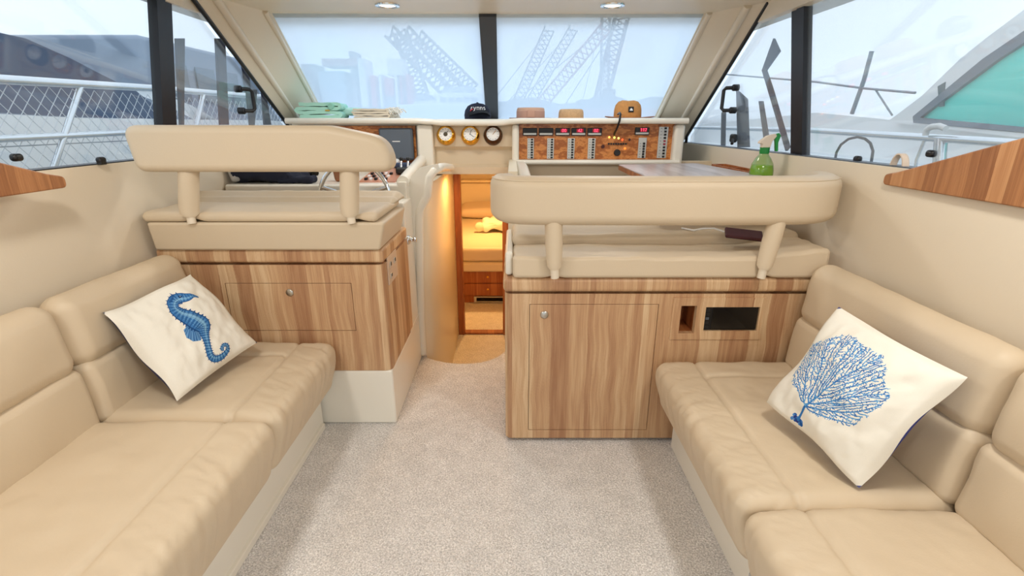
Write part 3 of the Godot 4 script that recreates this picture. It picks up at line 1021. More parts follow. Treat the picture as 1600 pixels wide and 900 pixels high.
	var pl := rbox(Vector3(-0.28, 0.29, -6.62), Vector3(0.8, 0.14, 0.4), 0.065, 4, 0.05, func(pp: Vector3, _n: Vector3) -> Vector3: return pp * Vector3(1, 1.0 - 0.35 * pow(absf(pp.x) / 0.4, 3.0), 1), Basis(Vector3(1, 0, 0), 0.15))
	tag(put(pl, "pillow", mat(Color8(222, 204, 184), 0.8)), "flat beige bed pillow at the head of the berth", "pillow")
	var tw := thing("bath_towel", "crumpled white towel lying on the berth", "towel", Vector3(-0.13, 0.21, -5.7))
	put(rbox(Vector3(-0.12, 0.278, -5.75), Vector3(0.42, 0.1, 0.34), 0.045, 4, 0.03, func(pp: Vector3, nn: Vector3) -> Vector3: return pp + nn * noise.get_noise_3d(pp.x * 6.0, pp.y * 6.0, pp.z * 6.0) * 0.05), "folded_body", mat(Color8(240, 234, 222), 0.9), tw)
	put(lathe_smooth([Vector2(0.0, 0.035), Vector2(0.02, 0.04), Vector2(0.05, 0.03), Vector2(0.055, 0.0), Vector2(0.05, -0.03), Vector2(0.0, -0.035)], 18).moved(Transform3D(Basis(Vector3(1, 0, 0), PI / 2), Vector3(-0.37, 0.262, -5.62))), "rolled_end", mat(Color8(236, 226, 208), 0.9), tw)
	# white moulding round the opening on the helm side
	var path := []
	for e in [[705, 262, -3.36], [694, 261, -3.0], [687, 262, -2.87], [678, 267, -2.83], [671, 277, -2.83], [669, 291, -2.83], [668, 305, -2.83], [661, 319, -2.83], [656, 329, -2.83], [655, 345, -2.83], [656, 420, -2.83], [658, 500, -2.83], [661, 552, -2.83]]:
		path.append(on_z(e[0], e[1], e[2]))
	fixed(tube(path, 0.024, 12), "trim_9", M.gel)

# ------------------------------------------------------------------ sofas
func groove(x: float, at: float, w := 0.006) -> float:
	return exp(-pow((x - at) / w, 2.0))
func build_sofas() -> void:
	for s in [-1.0, 1.0]:
		var left: bool = s < 0
		var fx := -0.795 if left else 0.605     # front edge of the seat
		var jx := -1.375 if left else 1.155     # where seat and back meet
		var zf := -2.085 if left else -1.925    # far end
		var zs := -1.46 if left else -1.075     # seam across
		var ty := 0.452 if left else 0.438
		var zn := 0.35
		var o := thing("settee", "long cream leather settee under the port windows holding the seahorse pillow" if left else "cream leather settee beside the wooden cabinet holding the coral pillow", "sofa", Vector3((fx + jx) / 2, 0, -0.9))
		var px = fx + s * 0.115
		put(box(Vector3(px, 0, zf), Vector3(jx + s * 0.13, 0.24, zn), 0.006, 2), "plinth", M.gel, o)
		if left:
			put(box(Vector3(px - s * 0.014, 0, zf + 0.02), Vector3(px + s * 0.01, 0.03, zn), 0.004, 1), "base_strip", M.gel, o)
		else:
			put(box(Vector3(px - s * 0.004, 0.0, -1.16), Vector3(px + s * 0.01, 0.11, -1.13), 0.002, 1), "steel_trim", M.chrome, o)
			put(box(Vector3(px - s * 0.002, 0.13, -1.52), Vector3(px + s * 0.01, 0.136, -1.49), 0.001, 1), "latch_slot", M.dark, o)
		# seat cushions with piped seams; the soft hide is gathered along the front
		var w := absf(jx - fx) + 0.06
		for k in 2:
			var z0 := zf if k == 0 else zs
			var z1 := zs if k == 0 else zn
			var len := z1 - z0
			var c := Vector3((fx + jx) / 2 + s * 0.03, (ty + 0.215) / 2, (z0 + z1) / 2)
			var size := Vector3(w, ty - 0.215, len - 0.004)
			var sd := 10.0 * k + (50.0 if left else 0.0)
			var df := func(p: Vector3, n: Vector3) -> Vector3:
				var f = (w / 2 - p.x * -s * 1.0)   # distance from the front edge
				f = w / 2 + p.x * s
				var zz := p.z + len / 2
				var d := 0.0
				if n.y > 0.3:
					d -= 0.011 * groove(f, 0.165, 0.009)
					if k == 0:
						d -= 0.010 * groove(zz, 0.155, 0.009) * smoothstep(0.15, 0.17, f)
					var inner := smoothstep(0.17, 0.25, f)
					d += 0.006 * (1.0 - pow(2.0 * f / w - 1.0, 4.0))
					d += inner * noise.get_noise_2d(f * 5.0 + sd, zz * 5.0) * 0.006
				var edge := 1.0 - smoothstep(0.12, 0.22, f)
				if n.y > -0.3 and edge > 0.0:
					var wr := noise.get_noise_2d(zz * 15.0 + f * 6.0 + sd, f * 5.0 + p.y * 4.0)
					d += edge * (0.0035 * wr - 0.0045 * pow(1.0 - absf(noise.get_noise_2d(zz * 11.0 + f * 4.0 + sd, f * 3.0 + 4.0)), 9.0) + 0.0008 * noise.get_noise_2d(zz * 60.0 + sd, f * 9.0))
				var tuck := Vector3(s * 0.035 * smoothstep(0.06, -0.1, p.y) * (1.0 - smoothstep(0.0, 0.12, f)), 0, 0)
				return p + n * d + tuck
			put(rbox(c, size, 0.045, 4, 0.011, df), "seat_cushion", M.leather, o)
		# back: a lower and an upper roll in two lengths
		for k in 2:
			var z0 := zf if k == 0 else zs
			var z1 := zs if k == 0 else zn
			var len := z1 - z0
			for u in 2:
				var lo := u == 0
				var hy := 0.235 if lo else 0.25
				var cy := 0.53 if lo else 0.745
				var dx := 0.03 if lo else 0.05
				var tilt := 0.08 if lo else 0.13
				var sz := Vector3(0.11, hy, len - 0.006)
				var sd := 5.0 * k + 9.0 * u + (3.0 if left else 0.0)
				var df := func(p: Vector3, n: Vector3) -> Vector3:
					var fy := p.y / (hy / 2)
					var fz := p.z / (len / 2)
					var b := 0.014 * (1.0 - fy * fy) * (1.0 - pow(absf(fz), 10.0))
					return p + n * (noise.get_noise_2d(p.z * 4.0 + sd, p.y * 5.0) * 0.005) + Vector3(-s * b * clampf(-n.x * s, 0, 1), 0, 0)
				var cx = jx + s * (dx + 0.03)
				put(rbox(Vector3(cx, cy, (z0 + z1) / 2), sz, 0.055 if not lo else 0.035, 4, 0.03, df, Basis(Vector3(0, 0, 1), -s * tilt)), "back_cushion", M.leather, o)

# ------------------------------------------------------------------ helm seat on its cabinet (port)
func build_helm_seat() -> void:
	const Z := -2.104
	var xl := -1.535
	var xr := -0.563
	# white moulded plinth and helm floor
	fixed(rbox(Vector3((xl + xr) / 2, 0.145, (Z - 2.83) / 2), Vector3(xr - xl, 0.29, 2.83 + Z), 0.012, 3), "helm_plinth", M.gel)
	fixed(box(Vector3(-1.5, 0.285, -2.62), Vector3(xr - 0.03, 0.3, -2.82), 0.004), "helm_carpet", M.carpet)
	var lipm := tube([Vector3(xr - 0.012, 0.292, Z - 0.45), Vector3(xr - 0.012, 0.292, -2.82)], 0.014, 10)
	fixed(lipm, "trim_10", M.gel)
	var o := thing("helm_cabinet", "oak grained cabinet with one drawer under the helm seat", "cabinet", Vector3((xl + xr) / 2, 0.29, -2.35))
	var y1 := on_z(600, 414, Z).y
	var d0 := on_z(352, 443, Z)
	var d1 := on_z(556, 516, Z)
	var hole := Rect2(d0.x, d1.y, d1.x - d0.x, d0.y - d1.y)
	# carcass: rounded corner on the aisle side
	put(box(Vector3(xl, 0.29, Z - 0.022), Vector3(xr - 0.02, y1, -2.6), 0.002), "carcass", M.wood, o)
	put(board(Rect2(xl, 0.29, xr - 0.03 - xl, y1 - 0.29), [hole.grow(0.0022)], Z - 0.02, Z), "front_board", M.wood, o)
	var cor := PackedVector2Array([Vector2(xr - 0.03, Z - 0.02)])
	for k in 7:
		var a := PI / 2 * k / 6.0
		cor.append(Vector2(xr - 0.03 + 0.03 * sin(a), Z - 0.03 + 0.03 * cos(a)))
	cor.append(Vector2(xr, -2.62)); cor.append(Vector2(xr - 0.02, -2.62)); cor.append(Vector2(xr - 0.02, Z - 0.03))
	var tr := Transform3D(Basis(Vector3(1, 0, 0), Vector3(0, 0, 1), Vector3(0, 1, 0)), Vector3.ZERO)
	put(prism(cor, 0.29, y1, 0.0, 1, tr), "side_board", M.wood, o)
	var dw := put(box(Vector3(d0.x + 0.0, d1.y, Z - 0.018), Vector3(d1.x, d0.y, Z + 0.0005), 0.0015, 1), "drawer", M.wood, o)
	var kc := on_z(453, 457, Z)
	put(lathe_smooth([Vector2(0.017, 0), Vector2(0.017, 0.004), Vector2(0.013, 0.007), Vector2(0.0, 0.008)], 20).moved(Transform3D(Basis(Vector3(1, 0, 0), PI / 2), kc)), "push_knob", M.nickel, dw)
	# moulded top edge with a groove under it
	var y2 := on_z(600, 394, Z).y + 0.015
	put(box(Vector3(xl, y1, Z - 0.03), Vector3(xr - 0.008, y1 + 0.012, -2.6), 0.002), "groove_strip", M.red_wood, o)
	put(rbox(Vector3((xl + xr) / 2, (y1 + y2) / 2 + 0.005, (Z - 2.6) / 2 + 0.006), Vector3(xr - xl + 0.012, y2 - y1 - 0.012, 2.6 + Z + 0.012), 0.014, 3), "top_moulding", M.wood, o)
	# socket plate on the aisle side
	var pc := Vector3(xr, (0.825 + 0.69) / 2, -2.245)
	var sp := put(rbox(pc + Vector3(0.003, 0, 0), Vector3(0.008, 0.13, 0.17), 0.003, 1), "socket_plate", mat(Color8(212, 186, 160), 0.4), o)
	for e in [[-0.038, 0.02], [0.045, 0.022], [0.045, -0.03]]:
		put(rbox(pc + Vector3(0.007, e[1], e[0]), Vector3(0.006, 0.026, 0.026), 0.002, 1), "switch", M.silver, sp)
		put(rbox(pc + Vector3(0.0095, e[1] + 0.004, e[0] - 0.004), Vector3(0.004, 0.016, 0.012), 0.001, 1), "switch_hole", M.black, sp)
	var hk := thing("door_catch", "small round chrome catch on the white helm side beside the cabinet", "catch", Vector3(-0.59, 0.78, -2.66))
	put(lathe_smooth([Vector2(0.026, 0), Vector2(0.026, 0.006), Vector2(0.02, 0.012), Vector2(0.011, 0.016), Vector2(0.011, 0.03), Vector2(0.016, 0.038), Vector2(0.012, 0.046), Vector2(0.0, 0.048)], 20).moved(Transform3D(Basis(Vector3(0, 0, 1), -PI / 2), Vector3(-0.566, 0.79, -2.66))), "catch_body", M.chrome, hk)
	# the seat: tapered box, cushion with a raised front roll, posts and bolster
	var t := thing("helm_bench", "cream leather helm bench with long bolster backrest on two posts", "seat", Vector3(-1.02, 0.88, -2.25))
	var b0 := on_z(243, 392, -2.07).y
	var b1 := on_z(300, 347, -2.07).y
	var df := func(p: Vector3, _n: Vector3) -> Vector3:
		var k := (p.y + (b1 - b0) / 2) / (b1 - b0)
		return p + Vector3(0, 0, 0.02 * k) + Vector3(0.035 * k if p.x > 0 else 0.0, 0, 0)
	put(rbox(Vector3(-1.045, (b0 + b1) / 2, -2.29), Vector3(0.96, b1 - b0, 0.43), 0.012, 3, 0.1, df), "seat_box", M.leather, t)
	var top := b1 + 0.045
	var dc := func(p: Vector3, n: Vector3) -> Vector3:
		var f := p.z + 0.22     # from the forward edge
		var d := 0.0
		if n.y > 0.2:
			d += 0.034 * (1.0 - smoothstep(0.02, 0.15, f)) - 0.016 * groove(f, 0.13, 0.02) - 0.014 * groove(f, 0.06, 0.016)
			d += noise.get_noise_2d(p.x * 7.0, p.z * 9.0) * 0.003
		# dents where the posts pass
		for c in [-0.275, 0.405]:
			d -= 0.012 * groove(p.x, c, 0.03) * smoothstep(0.1, 0.2, p.z)
		return p + n * d
	put(rbox(Vector3(-1.05, (b1 + top) / 2, -2.275), Vector3(0.98, top - b1 - 0.002, 0.44), 0.02, 4, 0.02, dc), "seat_cushion", M.leather, t)
	for e in [[297, 0.0], [547, 0.0]]:
		var a := on_z(e[0], 268, -2.06)
		var m := on_z(e[0] + 0, 334, -2.055)
		var base := on_z(e[0] + 3, 348, -2.05)
		put(tube([Vector3(a.x, a.y + 0.03, -2.06), m + Vector3(0, 0.02, 0), m, m + Vector3(0, -0.012, 0)], [0.038, 0.038, 0.035, 0.022], 20), "post", M.leather, t)
		put(tube([m, base + Vector3(0, -0.004, 0)], 0.017, 14), "post_foot", M.pale_leather, t)
	var y0 := on_z(400, 269, -2.02).y
	var yt := on_z(400, 196, -2.05).y
	var xa := on_z(206, 230, -2.05).x
	var xb := on_z(620, 250, -2.05).x
	var poly := arc_poly([[xa + 0.025, y0, 0.05], [xa - 0.0, yt + 0.002, 0.05], [xb - 0.25, yt, 0.25], [xb - 0.03, yt - 0.045, 0.1], [xb, y0, 0.05]], 7)
	put(prism(poly, -2.12, -2.0, 0.03, 5), "backrest", M.leather, t)

# ------------------------------------------------------------------ cabinet and bench on the other side (starboard)
func build_dinette_seat() -> void:
	const Z := -1.96
	var xl := -0.03
	var xr := 1.385
	var yb := 0.02
	var y1 := on_z(800, 459, Z).y
	var o := thing("side_cabinet", "oak grained cabinet with a large door and black radio set", "cabinet", Vector3(0.65, 0, -2.25))
	var d0 := on_z(828, 476, Z)
	var d1 := on_z(1018, 671, Z)
	var door := Rect2(d0.x, d1.y, 0.613 - d0.x, d0.y - d1.y)
	var f0 := Vector2(0.672, 0.517)
	var f1 := Vector2(1.058, 0.706)
	var fac := Rect2(f0, f1 - f0)
	var cub := Rect2(0.708, 0.545, 0.066, 0.125)
	var rad := Rect2(0.812, 0.556, 0.226, 0.108)
	put(board(Rect2(xl + 0.03, yb, xr - xl - 0.03, y1 - yb), [door.grow(0.0022), fac], Z - 0.02, Z), "front_board", M.wood, o)
	put(board(Rect2(xl + 0.02, yb, xr - xl - 0.02, y1 - yb), [cub, rad], Z - 0.06, Z - 0.024), "carcass_front", M.wood, o)
	put(box(Vector3(xl + 0.02, yb, -2.15), Vector3(xr, y1, -2.6), 0.002), "carcass", M.wood, o)
	var cor := PackedVector2Array([Vector2(xl + 0.03, Z - 0.02)])
	for k in 7:
		var a := PI / 2 * k / 6.0
		cor.append(Vector2(xl + 0.03 - 0.03 * sin(a), Z - 0.03 + 0.03 * cos(a)))
	cor.append(Vector2(xl, -2.6)); cor.append(Vector2(xl + 0.02, -2.6)); cor.append(Vector2(xl + 0.02, Z - 0.03))
	var tr := Transform3D(Basis(Vector3(1, 0, 0), Vector3(0, 0, 1), Vector3(0, 1, 0)), Vector3.ZERO)
	put(prism(cor, yb, y1, 0.0, 1, tr), "side_board", M.wood, o)
	var dr := put(box(Vector3(door.position.x, door.position.y, Z - 0.018), Vector3(door.end.x, door.end.y, Z + 0.0005), 0.0015, 1), "door", M.wood, o)
	put(lathe_smooth([Vector2(0.0175, 0), Vector2(0.0175, 0.004), Vector2(0.013, 0.007), Vector2(0.0, 0.008)], 20).moved(Transform3D(Basis(Vector3(1, 0, 0), PI / 2), on_z(850.5, 491.5, Z))), "push_knob", M.nickel, dr)
	# raised frame round the cubby hole and the radio
	put(board(fac, [cub, rad], Z - 0.02, Z + 0.006), "fascia_frame", M.wood, o)
	var cb := Geo.new()
	cb.join(box(Vector3(cub.position.x - 0.006, cub.position.y - 0.006, Z - 0.15), Vector3(cub.end.x + 0.006, cub.position.y, Z - 0.02), 0.001))
	cb.join(box(Vector3(cub.position.x - 0.006, cub.end.y, Z - 0.15), Vector3(cub.end.x + 0.006, cub.end.y + 0.006, Z - 0.02), 0.001))
	cb.join(box(Vector3(cub.position.x - 0.006, cub.position.y, Z - 0.15), Vector3(cub.position.x, cub.end.y, Z - 0.02), 0.001))
	cb.join(box(Vector3(cub.end.x, cub.position.y, Z - 0.15), Vector3(cub.end.x + 0.006, cub.end.y, Z - 0.02), 0.001))
	cb.join(box(Vector3(cub.position.x - 0.006, cub.position.y - 0.006, Z - 0.156), Vector3(cub.end.x + 0.006, cub.end.y + 0.006, Z - 0.15), 0.001))
	put(cb, "cubby_hole", M.red_wood, o)
	var rd := thing("car_radio", "black touchscreen radio set in the wooden cabinet fascia", "radio", Vector3(rad.get_center().x, rad.position.y, Z - 0.05))
	put(box(Vector3(rad.position.x + 0.001, rad.position.y + 0.001, Z - 0.1), Vector3(rad.end.x - 0.001, rad.end.y - 0.001, Z - 0.002), 0.003), "body", M.black, rd)
	put(rbox(Vector3(rad.position.x + 0.127, rad.get_center().y, Z - 0.001), Vector3(0.19, 0.096, 0.004), 0.0015, 1), "screen", M.gloss_black, rd)
	for k in 5:
		put(rbox(Vector3(rad.position.x + 0.013, rad.position.y + 0.016 + 0.019 * k, Z - 0.001), Vector3(0.014, 0.011, 0.004), 0.0015, 1), "button", M.plastic_grey if k == 2 else mat(Color8(34, 34, 36), 0.3), rd)
	# moulded top edge
	var y2 := on_z(800, 434, Z + 0.02).y
	put(box(Vector3(xl + 0.004, y1, Z - 0.028), Vector3(xr, y1 + 0.012, -2.6), 0.002), "groove_strip", M.red_wood, o)
	put(rbox(Vector3((xl + xr) / 2, (y1 + 0.01 + y2) / 2, (Z - 2.6) / 2 + 0.01), Vector3(xr - xl + 0.012, y2 - y1 - 0.012, 2.6 + Z + 0.02), 0.02, 4), "top_moulding", M.wood, o)

	# bench cushions, bolster and posts
	var t := thing("dinette_bench", "cream leather bench with thick curved bolster backrest above the oak cabinet", "seat", Vector3(0.65, y2, -2.2))
	var ch := func(p: Vector3, n: Vector3) -> Vector3:
		var k := smoothstep(0.3, 0.62, p.x)
		var d := 0.0
		if n.y > 0.2:
			d = noise.get_noise_2d(p.x * 6.0, p.z * 12.0) * 0.006
		for c in [-0.468, 0.39]:
			d -= 0.01 * groove(p.x, c, 0.024) * smoothstep(0.02, 0.1, p.z)
		return p + n * d + Vector3(0, 0.032 * k if p.y > 0 else 0.0, 0)
	put(rbox(Vector3(0.637, y2 + 0.045, -2.045), Vector3(1.27, 0.09, 0.24), 0.018, 4, 0.025, ch), "seat_cushion", M.leather, t)
	var roll := func(p: Vector3, n: Vector3) -> Vector3:
		return p + n * (0.005 * noise.get_noise_2d(p.x * 4.0, p.z * 6.0) - 0.006 * groove(p.y, 0.02, 0.008) * clampf(n.z, 0, 1)) + Vector3(0, 0.012 * smoothstep(-0.4, 0.5, p.x), 0)
	put(rbox(Vector3(0.637, y2 + 0.066, -2.32), Vector3(1.27, 0.132, 0.33), 0.03, 4, 0.03, roll), "front_cushion", M.leather, t)
	put(rbox(Vector3(-0.012, y2 + 0.05, -2.2), Vector3(0.03, 0.1, 0.46), 0.012, 3), "end_board", M.gel, t)
	for e in [[865, 349, 866, 416, 867, 434], [1213, 349, 1194, 416, 1189, 434]]:
		var a := on_z(e[0], e[1], -1.905)
		var m := on_z(e[2], e[3], -1.905)
		var bb := on_z(e[4], e[5], -1.905)
		var dir := (a - m).normalized()
		put(tube([a + dir * 0.04, a.lerp(m, 0.5), m + dir * 0.02, m, m - dir * 0.012], [0.034, 0.034, 0.031, 0.028, 0.019], 20), "post", M.leather, t)
		put(tube([m, bb + Vector3(0, -0.001, 0)], 0.0165, 14), "post_foot", M.pale_leather, t)
	var yb0 := 1.022
	var yb1 := 1.205
	var cy := (yb0 + yb1) / 2
	var path := [Vector3(-0.03, cy, -2.03), Vector3(-0.022, cy, -1.985), Vector3(0.0, cy, -1.95), Vector3(0.035, cy, -1.93), Vector3(0.09, cy, -1.92)]
	for k in range(1, 8):
		path.append(Vector3(0.09 + 0.13 * k, cy, -1.92 + 0.008 * sin(PI * k / 7.5)))
	path.append_array([Vector3(1.09, cy, -1.925), Vector3(1.15, cy, -1.94), Vector3(1.2, cy, -1.965), Vector3(1.24, cy, -2.005), Vector3(1.262, cy, -2.06), Vector3(1.275, cy, -2.12)])
	put(sweep(round_section(0.115, yb1 - yb0, 0.042, 5), path, 0.055), "backrest", M.leather, t)
	var pipe := []
	for q in path:
		pipe.append(q)
	var edge := []
	for i in pipe.size():
		var tt: Vector3 = (pipe[mini(i + 1, pipe.size() - 1)] - pipe[maxi(i - 1, 0)]).normalized()
		var sd := Vector3.UP.cross(tt).normalized()
		if sd.z < 0 and absf(sd.z) > 0.3 or (absf(sd.z) <= 0.3 and sd.dot(pipe[i] - Vector3(0.6, cy, -2.3)) < 0):
			sd = -sd
		edge.append(pipe[i] + sd * 0.0475 + Vector3(0, (yb1 - yb0) / 2 - 0.014, 0))
	put(tube(edge, 0.0035, 6), "piping", M.leather, t)
	# telephone and its lead on the bench
	var ph := on_y(1162, 366, 0.945)
	var pb := Basis(Vector3(0, 1, 0), -0.3) * Basis(Vector3(0, 0, 1), -0.06) * Basis(Vector3(1, 0, 0), 0.3)
	var pt := thing("phone", "mobile phone in a dark maroon case on the bench cushion", "phone", ph)
	put(rbox(ph + Vector3(0, 0.0, 0), Vector3(0.15, 0.014, 0.075), 0.006, 3, 0.0, null, pb), "case", mat(Color8(74, 26, 32), 0.6), pt)
	put(rbox(ph + pb * Vector3(0, -0.0075, 0), Vector3(0.142, 0.002, 0.067), 0.0009, 1, 0.0, null, pb), "screen", M.gloss_black, pt)
	var c0 := ph + Vector3(-0.075, 0.006, -0.02)
	tag(put(tube([c0, c0 + Vector3(-0.04, 0.012, -0.015), c0 + Vector3(-0.08, 0.008, -0.03), c0 + Vector3(-0.11, -0.006, -0.06), c0 + Vector3(-0.14, -0.01, -0.13)], 0.004, 8), "charging_cable", M.white), "white charging cable leading to the phone on the bench", "cable")

# ------------------------------------------------------------------ table, trays and bottle beside the bench
func build_galley() -> void:
	const TY := 1.15
	var R := wall_right(-2.9)
	var tb := thing("dinette_table", "pale grey wood topped table behind the bolster bench", "table", Vector3(0.95, 0.1, -2.85))
	var a := on_y(966, 257, TY)
	var c := on_y(1096, 254, TY)
	var e := on_y(1168, 269.5, TY)
	var poly := arc_poly([[a.x, a.z, 0.02], [c.x - 0.05, c.z + 0.05, 0.02], [e.x, e.z, 0.03], [e.x, -2.35, 0.03], [a.x - 0.01, -2.35, 0.03]], 4)
	var tr := Transform3D(Basis(Vector3(1, 0, 0), Vector3(0, 0, 1), Vector3(0, 1, 0)), Vector3.ZERO)
	put(prism(poly, TY - 0.004, TY, 0.0, 1, tr), "table_top", tri_map(mat(Color8(232, 226, 226), 0.3), wood_texture(17, [Color8(176, 166, 162), Color8(208, 200, 198), Color8(232, 228, 228)], 384, 384, 30.0), 0.8), tb)
	put(prism(poly, TY - 0.03, TY - 0.004, 0.0, 1, tr), "table_edge", M.red_wood, tb)
	put(tube([Vector3(0.95, 0.1, -2.8), Vector3(0.95, TY - 0.03, -2.8)], 0.04, 16), "pedestal", M.chrome, tb)
	put(lathe([Vector2(0.17, 0), Vector2(0.16, 0.02), Vector2(0.05, 0.03), Vector2(0.04, 0.04)], 24).moved(Transform3D(Basis.IDENTITY, Vector3(0.95, 0.1, -2.8))), "foot", M.chrome, tb)
	# raised dinette floor, the beige well and its white edge
	fixed(box(Vector3(0.0, 0.0, -2.6), Vector3(wall_right(-3.0), 0.1, DASH_Z - 0.06)), "dinette_floor", M.carpet)
	var wl := holder("dinette_well")
	var z := DASH_Z - 0.02
	put(box(Vector3(dz(811, 255).x, 0.1, z - 0.04), Vector3(wall_right(z), dz(900, 252).y, z), 0.004), "well_back", M.beige, wl)
	var q0 := dz(808, 253)
	put(sweep(round_section(0.075, 0.055, 0.022, 4), [Vector3(q0.x + 0.015, q0.y - 0.015, z + 0.02), Vector3(q0.x + 0.03, q0.y - 0.03, z + 0.18), Vector3(q0.x + 0.045, q0.y - 0.075, z + 0.55), Vector3(q0.x + 0.045, q0.y - 0.14, z + 0.85)]), "well_edge", M.gel, wl)
	put(box(Vector3(q0.x + 0.0, 0.1, z + 0.8), Vector3(q0.x + 0.06, q0.y - 0.1, z), 0.01), "well_side", M.gel, wl)
	# low wooden rail behind the bench
	put(box(Vector3(0.04, 0.8, -2.5), Vector3(1.3, on_z(1000, 355, -2.52).y, -2.54), 0.006, 2), "back_rail", M.wood, wl)
	# wooden tray on the side ledge
	fixed(box(Vector3(1.13, 1.09, -2.4), Vector3(wall_right(-2.5), 1.112, -3.3), 0.003), "side_ledge", M.beige)
	var ty := thing("wooden_tray", "shallow brown wooden tray on the ledge beside the table", "tray", Vector3(1.22, 1.112, -2.95))
	put(box(Vector3(1.25, 1.112, -2.66), Vector3(1.335, 1.12, -3.2), 0.002), "tray_floor", M.shelf_wood, ty)
	for b in [[1.245, 1.255, -2.66, -3.2], [1.33, 1.34, -2.66, -3.2], [1.245, 1.34, -2.655, -2.668], [1.245, 1.34, -2.92, -2.93], [1.245, 1.34, -3.19, -3.2]]:
		put(box(Vector3(b[0], 1.112, b[2]), Vector3(b[1], 1.15, b[3]), 0.002), "tray_side", M.red_wood, ty)
	# trigger spray bottle
	var bp := on_z(1189, 272, -2.55)
	bp.y = 1.112
	var sb := thing("spray_bottle", "translucent green trigger spray bottle on the side ledge", "bottle", bp)
	var pet := mat(Color8(128, 176, 40, 90), 0.08)
	pet.transparency = BaseMaterial3D.TRANSPARENCY_ALPHA
	pet.albedo_color = Color(0.42, 0.66, 0.12, 0.4)
	var at := Transform3D(Basis.IDENTITY, bp)
	var prof := [Vector2(0.0, 0.001), Vector2(0.045, 0.001), Vector2(0.053, 0.008), Vector2(0.056, 0.03), Vector2(0.055, 0.06), Vector2(0.049, 0.09), Vector2(0.036, 0.115), Vector2(0.026, 0.128), Vector2(0.021, 0.136), Vector2(0.02, 0.144)]
	put(lathe_smooth(prof, 32).moved(at), "bottle_body", pet, sb)
	put(lathe_smooth([Vector2(0.0, 0.004), Vector2(0.044, 0.004), Vector2(0.051, 0.012), Vector2(0.0535, 0.03), Vector2(0.052, 0.058), Vector2(0.047, 0.082), Vector2(0.0, 0.082)], 28).moved(at), "cleaning_liquid", mat(Color8(150, 186, 60), 0.25), sb)
	put(lathe([Vector2(0.0215, 0.138), Vector2(0.0225, 0.142), Vector2(0.0225, 0.168), Vector2(0.0, 0.168)], 24).moved(at), "collar", mat(Color8(24, 130, 50), 0.35), sb)
	var hd := arc_poly([[-0.022, 0.166, 0.004], [0.02, 0.166, 0.004], [0.026, 0.196, 0.008], [0.045, 0.222, 0.006], [0.036, 0.232, 0.006], [0.0, 0.222, 0.01], [-0.034, 0.196, 0.006], [-0.036, 0.186, 0.004], [-0.02, 0.184, 0.004]], 3)
	put(prism(hd, -0.014, 0.014, 0.004, 3, at), "spray_head", mat(Color8(232, 214, 192), 0.4), sb)
	put(prism(arc_poly([[0.034, 0.226, 0.004], [0.056, 0.236, 0.004], [0.066, 0.222, 0.006], [0.058, 0.19, 0.01], [0.064, 0.15, 0.004], [0.052, 0.148, 0.004], [0.044, 0.19, 0.01]], 3), -0.009, 0.009, 0.003, 2, at), "trigger", mat(Color8(30, 150, 62), 0.35), sb)

